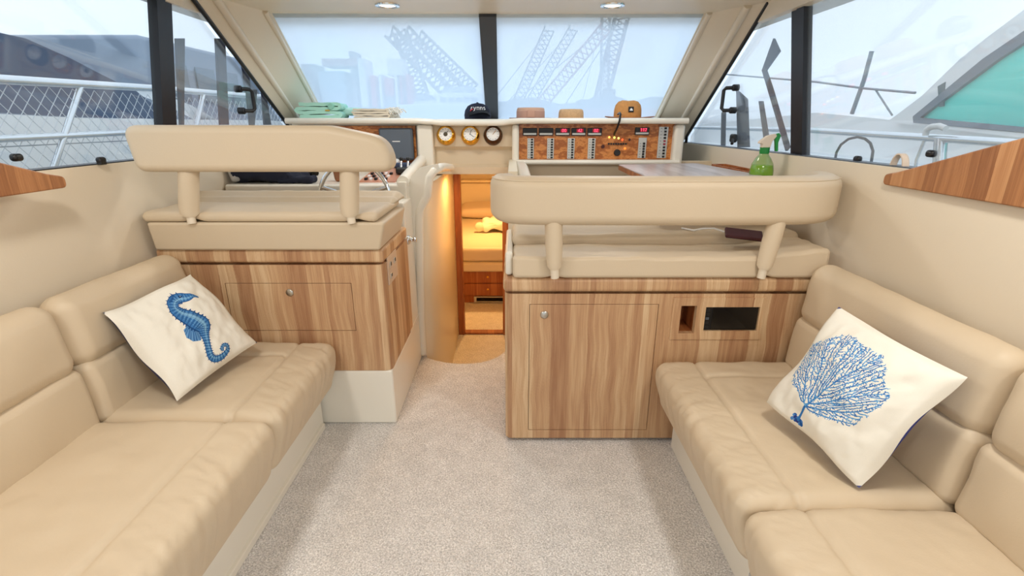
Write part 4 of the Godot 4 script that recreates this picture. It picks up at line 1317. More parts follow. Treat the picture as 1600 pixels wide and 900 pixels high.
# ------------------------------------------------------------------ helm: console, wheel, switches, jacket
func build_helm() -> void:
	var h := holder("helm_console")
	var L := wall_left(-3.0)
	var xs := -0.574
	var zf := -2.74
	var ct := on_z(605, 285, zf).y
	# aisle-side wall of the console: rises towards the dash
	var side := PackedVector2Array([Vector2(zf, 0.29), Vector2(zf, ct), Vector2(zf - 0.06, ct + 0.005), Vector2(DASH_Z + 0.02, dz(655, 252).y), Vector2(DASH_Z - 0.05, dz(655, 252).y), Vector2(DASH_Z - 0.05, 0.29)])
	put(prism(side, xs - 0.05, xs, 0.008, 2, Transform3D(Basis(Vector3(0, 0, 1), Vector3(0, 1, 0), Vector3(1, 0, 0)), Vector3.ZERO)), "console_side", M.gel, h)
	put(box(Vector3(xs - 0.05, 0.29, -2.615), Vector3(xs + 0.008, 1.0, zf - 0.1), 0.012, 2), "side_panel", M.gel, h)
	put(tube([Vector3(xs - 0.022, ct - 0.002, zf - 0.03), Vector3(xs - 0.022, dz(655, 250).y, DASH_Z + 0.03)], 0.034, 14), "console_rail", M.gel, h)
	var wing := PackedVector2Array()
	for e in [[630, 290], [655, 262], [684, 256], [686, 264], [678, 268], [671, 277], [669, 291], [668, 305], [661, 319], [656, 329], [655, 345], [657, 500], [660, 553], [636, 553]]:
		var q := on_z(e[0], e[1], -2.82)
		wing.append(Vector2(q.x, q.y))
	put(prism(wing, -2.84, -2.82), "console_wing", M.gel, h)
	# console front, shelf and sloping switch table
	put(box(Vector3(L, 0.29, zf - 0.05), Vector3(xs - 0.03, ct - 0.012, zf - 0.0), 0.012, 2), "console_front", M.gel, h)
	put(box(Vector3(L, ct - 0.03, zf - 0.02), Vector3(xs - 0.03, ct - 0.012, DASH_Z - 0.05), 0.006, 1), "console_top", M.gel, h)
	put(box(Vector3(L, ct - 0.02, DASH_Z - 0.04), Vector3(xs - 0.03, dz(600, 256).y, DASH_Z - 0.005), 0.006, 1), "console_back", M.gel, h)
	var a := on_z(582, 283, zf - 0.12)
	var swx0 := -0.86
	var sw := thing("switch_panel", "rosewood switch board with black throttle levers beside the helm", "panel", Vector3(-0.74, ct - 0.012, -3.05))
	put(slab([Vector3(swx0, ct - 0.008, zf - 0.1), Vector3(-0.655, ct - 0.008, zf - 0.1), Vector3(-0.655, ct + 0.05, DASH_Z + 0.06), Vector3(swx0, ct + 0.05, DASH_Z + 0.06)], Vector3(0, -0.02, 0)), "board", mat(Color8(196, 136, 108), 0.3), sw)
	for r in 3:
		for k in 5:
			var z := zf - 0.15 - 0.07 * r
			var yy := ct - 0.008 + 0.058 * (absf(z) - absf(zf - 0.1)) / (absf(DASH_Z + 0.06) - absf(zf - 0.1))
			put(rbox(Vector3(swx0 + 0.03 + 0.028 * k, yy + 0.005, z), Vector3(0.016, 0.014, 0.028), 0.003, 1), "switch", M.black if (k + r) % 2 == 0 else M.white, sw)
	var th := on_z(632, 266, -3.05)
	put(rbox(Vector3(th.x, ct + 0.035, -3.05), Vector3(0.09, 0.04, 0.09), 0.012, 2), "throttle_base", M.black, sw)
	for k in 2:
		var lx := th.x - 0.02 + 0.04 * k
		put(tube([Vector3(lx, ct + 0.05, -3.05), Vector3(lx, ct + 0.09, -3.07)], 0.006, 8), "throttle_lever", M.chrome, sw)
		put(rbox(Vector3(lx, ct + 0.098, -3.073), Vector3(0.02, 0.026, 0.02), 0.008, 2), "throttle_grip", M.black, sw)
	put(rbox(Vector3(-0.69, ct + 0.052, -3.22), Vector3(0.1, 0.03, 0.06), 0.008, 2), "compass_box", mat(Color8(44, 62, 92), 0.3), sw)
	put(rbox(Vector3(-0.80, ct + 0.062, -3.28), Vector3(0.16, 0.05, 0.07), 0.02, 3), "control_cover", M.white, sw)
	# steering wheel
	var wc := Vector3(-0.835, on_z(548, 296, -2.67).y - 0.045, -2.67)
	var w := thing("steering_wheel", "chrome rimmed steering wheel with flat spokes behind the helm bench", "steering wheel", wc)
	var wb := Basis(Vector3(1, 0, 0), -0.08)
	var ring := []
	for k in 48:
		var an := TAU * k / 48
		ring.append(wc + wb * Vector3(cos(an) * 0.185, sin(an) * 0.185, 0))
	put(tube(ring, 0.0115, 12, true), "rim", M.chrome, w)
	put(lathe_smooth([Vector2(0.0, -0.02), Vector2(0.04, -0.02), Vector2(0.045, 0.0), Vector2(0.035, 0.02), Vector2(0.0, 0.024)], 24).moved(Transform3D(wb * Basis(Vector3(1, 0, 0), PI / 2), wc)), "hub", M.chrome, w)
	for k in 5:
		var an := PI / 2 + TAU * k / 5
		put(tube([wc, wc + wb * Vector3(cos(an) * 0.18, sin(an) * 0.18, 0)], 0.01, 8), "spoke", M.chrome, w)
	put(tube([wc, wc + wb * Vector3(0, 0, -0.14)], 0.025, 14), "column", M.gel, w)
	var gb := on_z(533, 282, -2.9)
	var bk := thing("leather_pouch", "small brown leather pouch leaning behind the steering wheel", "pouch", Vector3(gb.x, ct - 0.012, -2.9))
	put(rbox(Vector3(gb.x, ct + 0.035, -2.9), Vector3(0.07, 0.095, 0.06), 0.02, 3, 0.0, null, Basis(Vector3(0, 0, 1), 0.12)), "pouch_body", mat(Color8(146, 92, 58), 0.6), bk)
	var sg := on_z(486, 273, -3.1)
	var gl := thing("sunglasses", "dark sunglasses lying on the white helm console", "sunglasses", Vector3(sg.x, ct - 0.012, -3.0))
	for k in [-1.0, 1.0]:
		put(lathe_smooth([Vector2(0.0, 0.0), Vector2(0.034, 0.001), Vector2(0.034, 0.006), Vector2(0.0, 0.01)], 18, func(p: Vector3) -> Vector3: return p * Vector3(1.25, 1, 0.85)).moved(Transform3D(Basis(Vector3(1, 0, 0), 1.1), Vector3(sg.x + k * 0.045, ct + 0.022, -3.0))), "lens", M.gloss_black, gl)
	put(tube([Vector3(sg.x - 0.005, ct + 0.03, -3.0), Vector3(sg.x + 0.005, ct + 0.03, -3.0)], 0.004, 6), "bridge", M.black, gl)
	# jacket thrown on the console
	var j0 := on_z(428, 290, -2.85)
	var jk := thing("jacket", "dark navy jacket with a pale stripe heaped on the console", "jacket", Vector3(j0.x, ct - 0.012, -2.9))
	var jd := func(p: Vector3, n: Vector3) -> Vector3:
		var k := smoothstep(0.02, 0.24, p.x)
		var f := noise.get_noise_2d(p.x * 7.0 + 3.0, p.z * 7.0) * 0.02 + noise.get_noise_3d(p.x * 18.0, p.y * 18.0, p.z * 18.0) * 0.008
		return Vector3(p.x, (p.y + 0.07) * (1.0 - 0.82 * k) - 0.07, p.z) + n * f
	put(rbox(Vector3(j0.x - 0.03, ct + 0.063, -2.88), Vector3(0.38, 0.14, 0.22), 0.05, 4, 0.02, jd), "body", M.navy, jk)
	put(rbox(Vector3(j0.x - 0.19, ct + 0.06, -2.8), Vector3(0.05, 0.13, 0.05), 0.02, 3, 0.0, null, Basis(Vector3(0, 0, 1), 0.25)), "stripe", mat(Color8(176, 172, 168), 0.8), jk)
	put(rbox(Vector3(j0.x + 0.15, ct + 0.008, -2.82), Vector3(0.2, 0.035, 0.09), 0.016, 3, 0.02, func(p: Vector3, n: Vector3) -> Vector3: return p + n * noise.get_noise_2d(p.x * 14.0, p.z * 14.0) * 0.01), "sleeve", M.navy, jk)

# ------------------------------------------------------------------ things on the dash
func fold_section(w: float, h: float, layers: int, th: float, seed_at: float) -> PackedVector2Array:
	# a zig-zag of cloth seen from its end, as a closed outline
	var mid := []
	var pitch := h / layers
	for k in layers:
		var y := pitch * (k + 0.5)
		var dirr := 1.0 if k % 2 == 0 else -1.0
		var steps := 14
		for s in steps + 1:
			var t := float(s) / steps
			var x := dirr * (t - 0.5) * (w - pitch) * (1.0 - 0.03 * noise.get_noise_2d(k * 9.0 + seed_at, 0.0))
			mid.append(Vector2(x, y + noise.get_noise_2d(x * 9.0 + seed_at, k * 0.7) * pitch * 0.2))
		if k < layers - 1:
			var ex: float = mid[-1].x
			for s in range(1, 6):
				var a := -PI / 2 + PI * s / 6.0
				mid.append(Vector2(ex + dirr * cos(a) * pitch / 2, y + pitch / 2 + sin(a) * pitch / 2))
	var l := PackedVector2Array()
	var r := []
	for i in mid.size():
		var t: Vector2 = (mid[mini(i + 1, mid.size() - 1)] - mid[maxi(i - 1, 0)]).normalized()
		var nn := Vector2(-t.y, t.x) * th / 2
		l.append(mid[i] + nn)
		r.append(mid[i] - nn)
	r.reverse()
	for q in r:
		l.append(q)
	return l
func ribbon(sec: PackedVector2Array, z0: float, z1: float, t: Transform3D, wave: float) -> Geo:
	# the outline carried along z in slices, each a little out of line
	var g := Geo.new()
	var k := sec.size()
	var n := 8
	var half := k / 2
	for s in n:
		for i in k:
			var j := (i + 1) % k
			var P := []
			for e in [[i, s], [j, s], [j, s + 1], [i, s + 1]]:
				var zz := lerpf(z0, z1, float(e[1]) / n)
				var q := sec[e[0]]
				P.append(Vector3(q.x + wave * noise.get_noise_2d(zz * 9.0, q.y * 30.0), q.y, zz + wave * noise.get_noise_2d(q.x * 12.0, q.y * 40.0 + 7.0)))
			var nn: Vector3 = (P[1] - P[0]).cross(P[3] - P[0]).normalized()
			g.quad(P[0], P[1], P[2], P[3], nn, nn, nn, nn)
	for i in half - 1:
		for e in [0, n]:
			var P := []
			for m in [i, i + 1, k - 2 - i, k - 1 - i]:
				var zz := lerpf(z0, z1, float(e) / n)
				var q := sec[m]
				P.append(Vector3(q.x + wave * noise.get_noise_2d(zz * 9.0, q.y * 30.0), q.y, zz + wave * noise.get_noise_2d(q.x * 12.0, q.y * 40.0 + 7.0)))
			var nz := Vector3(0, 0, 1.0 if (z1 > z0) == (e == n) else -1.0)
			g.flat(P[0], P[1], P[2], P[3], nz)
	return g.moved(t)
func build_dash_top() -> void:
	var y := dz(800, 189).y + 0.0125
	# towels
	var a := on_z(505, 184, -3.55)
	var t1 := thing("hand_towel", "folded mint green towel on the dash beside the pillar", "towel", Vector3(a.x, y, -3.55), "folded towels on the dash")
	put(ribbon(fold_section(0.27, 0.1, 4, 0.0215, 1.0), -0.13, 0.13, Transform3D(Basis(Vector3(0, 1, 0), 0.12), Vector3(a.x, y + 0.002, -3.56)), 0.008), "folds", mat(Color8(176, 226, 208), 0.95), t1)
	put(tube([Vector3(a.x + 0.1, y + 0.078, -3.425), Vector3(a.x + 0.1, y + 0.078, -3.68)], 0.018, 12), "rolled_hem", mat(Color8(150, 206, 186), 0.95), t1)
	put(rbox(Vector3(a.x + 0.075, y + 0.052, -3.432), Vector3(0.03, 0.008, 0.004), 0.001, 1), "care_label", mat(Color8(196, 160, 60), 0.8), t1)
	put(rbox(Vector3(a.x + 0.165, y + 0.05, -3.68), Vector3(0.12, 0.05, 0.18), 0.022, 3, 0.03, func(p: Vector3, n: Vector3) -> Vector3: return p + n * noise.get_noise_2d(p.x * 12.0, p.z * 12.0) * 0.006), "loose_end", mat(Color8(196, 234, 222), 0.95), t1)
	var b := on_z(588, 184, -3.55)
	var t2 := thing("cream_towel", "folded cream fringed towel on the dash next to the mint one", "towel", Vector3(b.x, y, -3.55), "folded towels on the dash")
	put(ribbon(fold_section(0.24, 0.062, 4, 0.013, 5.0), -0.12, 0.12, Transform3D(Basis(Vector3(0, 1, 0), -0.08), Vector3(b.x, y + 0.002, -3.56)), 0.012), "folds", mat(Color8(222, 208, 186), 0.95), t2)
	var fr := Geo.new()
	for k in 40:
		var p := Vector3(b.x + 0.08 + rng.randf() * 0.07, y + 0.05 + rng.randf() * 0.018, -3.64 + rng.randf() * 0.2)
		fr.join(tube([p, p + Vector3(0.02, 0.008, rng.randf_range(-0.01, 0.02)), p + Vector3(0.045, -0.01 - rng.randf() * 0.02, rng.randf_range(-0.01, 0.03))], 0.003, 5))
	put(fr, "fringe", mat(Color8(240, 234, 222), 0.95), t2).set_meta("kind", "stuff")
	# navy cap
	var c := on_z(748, 186, -3.52)
	var cp := thing("baseball_cap", "navy baseball cap with white lettering on the dash", "cap", Vector3(c.x, y, -3.52))
	var at := Transform3D(Basis(Vector3(0, 1, 0), 0.25), Vector3(c.x - 0.01, y, -3.57))
	put(lathe_smooth([Vector2(0.088, 0.0), Vector2(0.09, 0.025), Vector2(0.084, 0.055), Vector2(0.066, 0.082), Vector2(0.04, 0.096), Vector2(0.014, 0.101), Vector2(0.0, 0.102)], 32).moved(at), "crown", M.navy, cp)
	var br := Geo.new()
	for i in 18:
		for j in 5:
			var P := []
			for e in [[i, j], [i + 1, j], [i + 1, j + 1], [i, j + 1]]:
				var an = PI * (0.02 + 0.96 * e[0] / 18.0)
				var rr = 0.086 + 0.07 * sin(an) * e[1] / 5.0
				P.append(Vector3(cos(an) * 0.088 * (1.0 - 0.06 * e[1] / 5.0), 0.012 + 0.046 * sin(an) - 0.016 * e[1] / 5.0 * (0.6 + 0.6 * sin(an)), sin(an) * rr))
			var nn: Vector3 = Vector3.UP
			br.quad(P[0], P[1], P[2], P[3], nn, nn, nn, nn)
			for m in 4:
				P[m] -= Vector3(0, 0.004, 0)
			br.quad(P[0], P[1], P[2], P[3], -nn, -nn, -nn, -nn)
	br.weld()
	put(br.moved(at), "visor", mat(Color8(12, 12, 20), 0.9), cp)
	put(lathe_smooth([Vector2(0.009, 0.0), Vector2(0.007, 0.004), Vector2(0.0, 0.006)], 12).moved(Transform3D(Basis.IDENTITY, Vector3(c.x - 0.01, y + 0.101, -3.57))), "top_button", M.navy, cp)
	var letters := "rynns"
	for k in letters.length():
		var an := -0.52 + 0.26 * k
		var lt := Transform3D(Basis(Vector3(0, 1, 0), an + 0.1) * Basis(Vector3(1, 0, 0), -0.4), Vector3(c.x - 0.01 + sin(an + 0.1) * 0.083, y + 0.068, -3.57 + cos(an + 0.1) * 0.083))
		put(text(letters[k], 0.036, 0.003, lt, true), "letter", M.white, cp)
	put(tube([Vector3(c.x - 0.052, y + 0.05, -3.492), Vector3(c.x - 0.044, y + 0.058, -3.486), Vector3(c.x - 0.034, y + 0.062, -3.482)], 0.004, 6), "red_mark", mat(Color8(190, 50, 60), 0.7), cp)
	# three hats
	var straw := tri_map(mat(Color(1, 1, 1), 0.85), speckle_texture(31, Color8(206, 166, 122), 0.3, 0.06, 256), 0.12)
	var felt := mat(Color8(204, 164, 140), 0.9)
	var tan_straw := tri_map(mat(Color8(255, 226, 180), 0.85), speckle_texture(32, Color8(200, 156, 108), 0.4, 0.08, 256), 0.12)
	var h1 := on_z(829, 184, -3.6)
	var hat := thing("boater_hat", "dusty pink flat topped hat with a ribbon band", "hat", Vector3(h1.x, y, -3.6), "hats on the dash")
	var flat_crown := [Vector2(0.094, 0.004), Vector2(0.095, 0.03), Vector2(0.094, 0.062), Vector2(0.09, 0.07), Vector2(0.082, 0.073), Vector2(0.0, 0.074)]
	put(lathe_smooth(flat_crown, 40).moved(Transform3D(Basis.IDENTITY, Vector3(h1.x, y, -3.6))), "crown", felt, hat)
	put(lathe_smooth([Vector2(0.09, 0.005), Vector2(0.12, 0.004), Vector2(0.145, 0.008), Vector2(0.146, 0.004), Vector2(0.12, 0.0), Vector2(0.09, 0.001)], 40).moved(Transform3D(Basis.IDENTITY, Vector3(h1.x, y, -3.6))), "brim", mat(Color8(170, 126, 104), 0.9), hat)
	put(lathe([Vector2(0.0955, 0.006), Vector2(0.0965, 0.008), Vector2(0.0965, 0.05), Vector2(0.0945, 0.052)], 40).moved(Transform3D(Basis.IDENTITY, Vector3(h1.x, y, -3.6))), "ribbon_band", mat(Color8(190, 148, 128), 0.6), hat)
	put(rbox(Vector3(h1.x + 0.0, y + 0.032, -3.6 + 0.097), Vector3(0.05, 0.044, 0.006), 0.002, 1), "bow", mat(Color8(196, 152, 130), 0.6), hat)
	var h2 := on_z(892, 184, -3.62)
	var hat2 := thing("straw_hat", "plain low tan straw hat with a narrow crown", "hat", Vector3(h2.x, y, -3.62), "hats on the dash")
	put(lathe_smooth([Vector2(0.086, 0.004), Vector2(0.085, 0.04), Vector2(0.08, 0.058), Vector2(0.07, 0.064), Vector2(0.0, 0.066)], 40).moved(Transform3D(Basis.IDENTITY, Vector3(h2.x, y, -3.62))), "crown", straw, hat2)
	put(lathe_smooth([Vector2(0.08, 0.005), Vector2(0.11, 0.004), Vector2(0.125, 0.007), Vector2(0.126, 0.003), Vector2(0.11, 0.0), Vector2(0.08, 0.001)], 40).moved(Transform3D(Basis.IDENTITY, Vector3(h2.x, y, -3.62))), "brim", straw, hat2)
	var h3 := on_z(980, 184, -3.6)
	var hat3 := thing("fedora_hat", "golden straw hat with pinched crown and small black patch", "hat", Vector3(h3.x, y, -3.6), "hats on the dash")
	var pinch := func(p: Vector3) -> Vector3:
		var k := smoothstep(0.02, 0.11, p.y)
		return Vector3(p.x * (1.0 + 0.1 * k), p.y - 0.007 * k * groove(p.x, 0.0, 0.03), p.z * (1.0 - 0.3 * k))
	put(lathe_smooth([Vector2(0.092, 0.006), Vector2(0.092, 0.03), Vector2(0.088, 0.06), Vector2(0.078, 0.09), Vector2(0.06, 0.112), Vector2(0.035, 0.122), Vector2(0.0, 0.124)], 44, pinch).moved(Transform3D(Basis.IDENTITY, Vector3(h3.x, y, -3.6))), "crown", tan_straw, hat3)
	var curl := func(p: Vector3) -> Vector3:
		return p + Vector3(0.03 if p.x > 0.09 else 0.0, 0.010 * (p.x / 0.15) * (p.x / 0.15), 0)
	put(lathe_smooth([Vector2(0.085, 0.007), Vector2(0.12, 0.006), Vector2(0.15, 0.009), Vector2(0.152, 0.004), Vector2(0.12, 0.0), Vector2(0.085, 0.001)], 44, curl).moved(Transform3D(Basis.IDENTITY, Vector3(h3.x, y, -3.6))), "brim", mat(Color8(176, 118, 84), 0.85), hat3)
	var pc := Vector3(h3.x + 0.004, y + 0.06, -3.6 + 0.083)
	var pt := put(rbox(pc, Vector3(0.036, 0.036, 0.008), 0.002, 1, 0.0, null, Basis(Vector3(1, 0, 0), -0.2)), "patch", M.black, hat3)
	put(prism(PackedVector2Array([Vector2(-0.011, -0.008), Vector2(0.011, -0.008), Vector2(0.007, 0.003), Vector2(0.0, 0.009), Vector2(-0.007, 0.003)]), 0.0, 0.003, 0.0, 1, Transform3D(Basis(Vector3(1, 0, 0), -0.2), pc + Vector3(0, 0, 0.0035))), "emblem", M.white, pt)

# ------------------------------------------------------------------ scatter pillows
func pillow(called: String, label: String, B: Vector3, R: Vector3, L: Vector3, T: Vector3, print_tex: Texture2D, back: Material, flip: bool) -> void:
	var o := thing(called, label, "pillow", (B + R) / 2.0, "printed scatter pillows")
	var nn := (R - B).cross(L - B).normalized()
	if nn.dot(EYE - B) < 0:
		nn = -nn
	var n := 44
	for side in [1.0, -1.0]:
		var g := Geo.new()
		var P := []
		for i in n + 1:
			var row := []
			for j in n + 1:
				var u := float(i) / n
				var v := float(j) / n
				var a := 2.0 * u - 1.0
				var b := 2.0 * v - 1.0
				# edges draw in between the corners
				var ua := 0.5 + 0.5 * a * (1.0 - 0.035 * (1.0 - b * b))
				var vb := 0.5 + 0.5 * b * (1.0 - 0.035 * (1.0 - a * a))
				var p := B.lerp(R, ua).lerp(L.lerp(T, ua), vb)
				var th := pow(maxf((1.0 - a * a) * (1.0 - b * b), 0.0), 0.42)
				var rim := (1.0 - pow(absf(a), 8.0)) * (1.0 - pow(absf(b), 8.0))
				var w := noise.get_noise_2d(u * 3.2 + 20.0 * side, v * 3.2) * 0.010 + noise.get_noise_2d(u * 9.0, v * 4.0 + 8.0) * 0.004
				p += nn * (side * (0.06 * th + rim * w))
				p += nn * 0.012 * sin(9.0 * (u + v)) * (1.0 - rim)
				row.append(p)
			P.append(row)
		for i in n:
			for j in n:
				var q := [P[i][j], P[i + 1][j], P[i + 1][j + 1], P[i][j + 1]]
				var t := [Vector2(float(i) / n, 1.0 - float(j) / n), Vector2(float(i + 1) / n, 1.0 - float(j) / n), Vector2(float(i + 1) / n, 1.0 - float(j + 1) / n), Vector2(float(i) / n, 1.0 - float(j + 1) / n)]
				g.tri(q[0], q[1], q[2], nn * side, nn * side, nn * side, t[0], t[1], t[2])
				g.tri(q[0], q[2], q[3], nn * side, nn * side, nn * side, t[0], t[2], t[3])
		g.weld()
		if side > 0:
			var m := mat(Color(1, 1, 1), 0.85, 0.0, 0.2)
			m.albedo_texture = print_tex
			put(g, "front_cover", m, o)
		else:
			put(g, "back_cover", back, o)
func build_pillows() -> void:
	var blue := mat(Color8(34, 52, 150), 0.8)
	pillow("seahorse_pillow", "off white scatter pillow printed with a blue seahorse on the settee", Vector3(-1.168, 0.475, -1.526), Vector3(-1.076, 0.515, -1.922), Vector3(-1.387, 0.785, -1.574), Vector3(-1.314, 0.81, -1.961), seahorse_print(), mat(Color8(46, 50, 96), 0.8), false)
	pillow("coral_pillow", "off white scatter pillow printed with a blue fan coral on the settee", Vector3(0.862, 0.5, -1.481), Vector3(0.946, 0.455, -1.114), Vector3(1.024, 0.85, -1.46), Vector3(1.116, 0.805, -1.096), coral_print(), blue, false)

# ------------------------------------------------------------------ shelves on the walls, catches, handles
func build_wall_bits() -> void:
	for s in [-1.0, 1.0]:
		var left: bool = s < 0
		var fx := -1.455 if left else 1.335
		var tip := on_x(104, 284, fx) if left else on_x(1381, 275, fx)
		var yb := 1.195 if left else 1.185
		var slope := 0.33 if left else 0.31
		var z1 := -0.55
		# profile in (z, y), rounded nose at the far end
		var poly := arc_poly([[tip.z, yb, 0.016], [tip.z, yb + 0.036, 0.018], [tip.z + 0.06, yb + 0.05, 0.05], [-0.9, yb + 0.05 + slope * (-0.9 - tip.z - 0.06), 0.02], [z1, yb + 0.05 + slope * (-0.9 - tip.z - 0.06), 0.01], [z1, yb, 0.01]], 5)
		var x0 := minf(fx, fx + s * 0.03)
		var o := thing("wall_shelf", "wedge shaped wooden side shelf on the port wall near the folded net" if left else "wedge shaped wooden side shelf on the starboard wall with a strap loop behind", "shelf", Vector3(fx + s * 0.03, yb, -1.2))
		put(prism(poly, x0, x0 + 0.03, 0.005, 3, Transform3D(Basis(Vector3(0, 0, 1), Vector3(0, 1, 0), Vector3(1, 0, 0)), Vector3.ZERO)), "front_board", M.shelf_wood, o)
		var wx := wall_left(-1.5) - 0.02 if left else wall_right(-1.5) + 0.02
		put(box(Vector3(fx + s * 0.02, yb + 0.004, tip.z + 0.12), Vector3(wx, yb + 0.02, z1), 0.003), "shelf_bottom", M.shelf_wood, o)
		o.set_meta("label", "wedge shaped wooden side shelf on the wall above the seahorse pillow" if left else "wedge shaped wooden side shelf on the wall above the coral pillow")
	# black window catches on the sills
	for e in [[26, 247, -1.0, "small black window knob above the port wooden shelf"], [158, 251, -1.0, "small black window knob between the port shelf and the helm bench"], [1340, 249, 1.0, "small black window knob under the bent black hose"], [1455, 241, 1.0, "small black window knob peeping over the starboard wooden shelf"]]:
		var wx: float = wall_left(-1.8) - 0.012 if e[2] < 0 else wall_right(-1.9) + 0.012
		var p := on_x(e[0], e[1], wx)
		var t := thing("window_catch", e[3], "catch", Vector3(p.x, SILL, p.z), "black window catches")
		put(rbox(Vector3(p.x, SILL + 0.006, p.z), Vector3(0.02, 0.012, 0.03), 0.004, 2), "foot", M.black, t)
		put(rbox(Vector3(p.x, p.y + 0.002, p.z), Vector3(0.024, 0.024, 0.034), 0.01, 3), "grip", M.black, t)
	# black grab handles on the forward side windows
	for s in [-1.0, 1.0]:
		var wx := wall_left(-3.2) + 0.045 if s < 0 else wall_right(-3.2) - 0.045
		var a := on_x(376, 139, wx) if s < 0 else on_x(1146, 137, wx)
		var b := on_x(378, 173, wx) if s < 0 else on_x(1148, 172, wx)
		b.z = a.z
		var inn := Vector3(-s * 0.035, 0, -0.055 if s < 0 else -0.05)
		var hd := thing("grab_handle", "black C shaped handle on the forward port window" if s < 0 else "black C shaped handle on the forward starboard window", "handle", b, "black window handles")
		put(tube([a, a + inn * 0.75, a + inn + Vector3(0, -0.012, 0), b + inn + Vector3(0, 0.012, 0), b + inn * 0.75, b], 0.011, 10), "grip", M.black, hd)
		for q in [a, b]:
			put(lathe_smooth([Vector2(0.0, 0.006), Vector2(0.016, 0.005), Vector2(0.019, 0.0), Vector2(0.019, -0.03), Vector2(0.0, -0.03)], 16).moved(Transform3D(Basis(Vector3(0, 0, 1), s * PI / 2), q)), "mount", M.black, hd)
	var lp := on_x(1146, 216, wall_right(-3.3) - 0.005)
	var lt := thing("window_latch", "black lever latch at the foot of the forward starboard window", "latch", lp)
	put(rbox(lp, Vector3(0.03, 0.05, 0.06), 0.012, 3), "latch_body", M.black, lt)
	put(tube([lp, lp + Vector3(-0.02, -0.012, 0.04), lp + Vector3(-0.03, -0.03, 0.06)], 0.009, 8), "lever", M.black, lt)
	# cream strap loop behind the shelf
	var sc := on_x(1402, 262, wall_right(-1.85) + 0.0)
	var loop := []
	for k in 25:
		var an := PI * (-0.15 + 1.3 * k / 24.0)
		loop.append(Vector3(sc.x + 0.005, sc.y - 0.012 + sin(an) * 0.062, sc.z - cos(an) * 0.034))
	var g := Geo.new()
	for i in loop.size() - 1:
		var p: Vector3 = loop[i]
		var q: Vector3 = loop[i + 1]
		var mid := Vector3(sc.x + 0.005, sc.y - 0.012, sc.z)
		g.join(slab([p + Vector3(-0.012, 0, 0), p + Vector3(0.012, 0, 0), q + Vector3(0.012, 0, 0), q + Vector3(-0.012, 0, 0)], ((p + q) / 2 - mid).normalized() * -0.005))
	tag(put(g, "strap_loop", mat(Color8(222, 200, 178), 0.7)), "cream leather strap loop standing behind the starboard wooden shelf", "strap")
	# black hose bent in an arch outside the window
	var arch := []
	for e in [[1305, 252], [1307, 238], [1314, 226], [1326, 217], [1340, 214], [1352, 217], [1360, 224], [1364, 236], [1364, 256]]:
		arch.append(on_x(e[0], e[1], wall_right(-2.1) + 0.07))
	arch[0].y -= 0.12
	arch[-1].y -= 0.12
	tag(put(tube(arch, 0.0055, 8), "rubber_hose", M.black), "thin black hose bent in an arch outside the starboard window", "hose")

# ------------------------------------------------------------------ outside
func poly_x(px: Array, x: float, th: float) -> Geo:
	# pixels on a plane across x, as a plate th thick
	var p := []
	for q in px:
		p.append(on_x(q[0], q[1], x))
	var pl := PackedVector2Array()
	for q in p:
		pl.append(Vector2(q.z, q.y))
	return prism(pl, minf(x, x + th), maxf(x, x + th), 0.0, 1, Transform3D(Basis(Vector3(0, 0, 1), Vector3(0, 1, 0), Vector3(1, 0, 0)), Vector3.ZERO))
func lattice(a: Vector3, b: Vector3, w: float, n: int, r: float) -> Geo:
	var g := Geo.new()
	var t := (b - a).normalized()
	var s := t.cross(Vector3(0, 0, 1)).normalized()
	var u := s.cross(t).normalized()
	var cs := [s + u, s - u, -s - u, -s + u]
	for c in cs:
		g.join(tube([a + c * w / 2, b + c * w / 2], r, 5, false, false))
	for k in n:
		var p := a.lerp(b, float(k) / n)
		var q := a.lerp(b, float(k + 1) / n)
		for m in 4:
			g.join(tube([p + cs[m] * w / 2, q + cs[(m + 1) % 4] * w / 2], r * 0.6, 4, false, false))
	return g
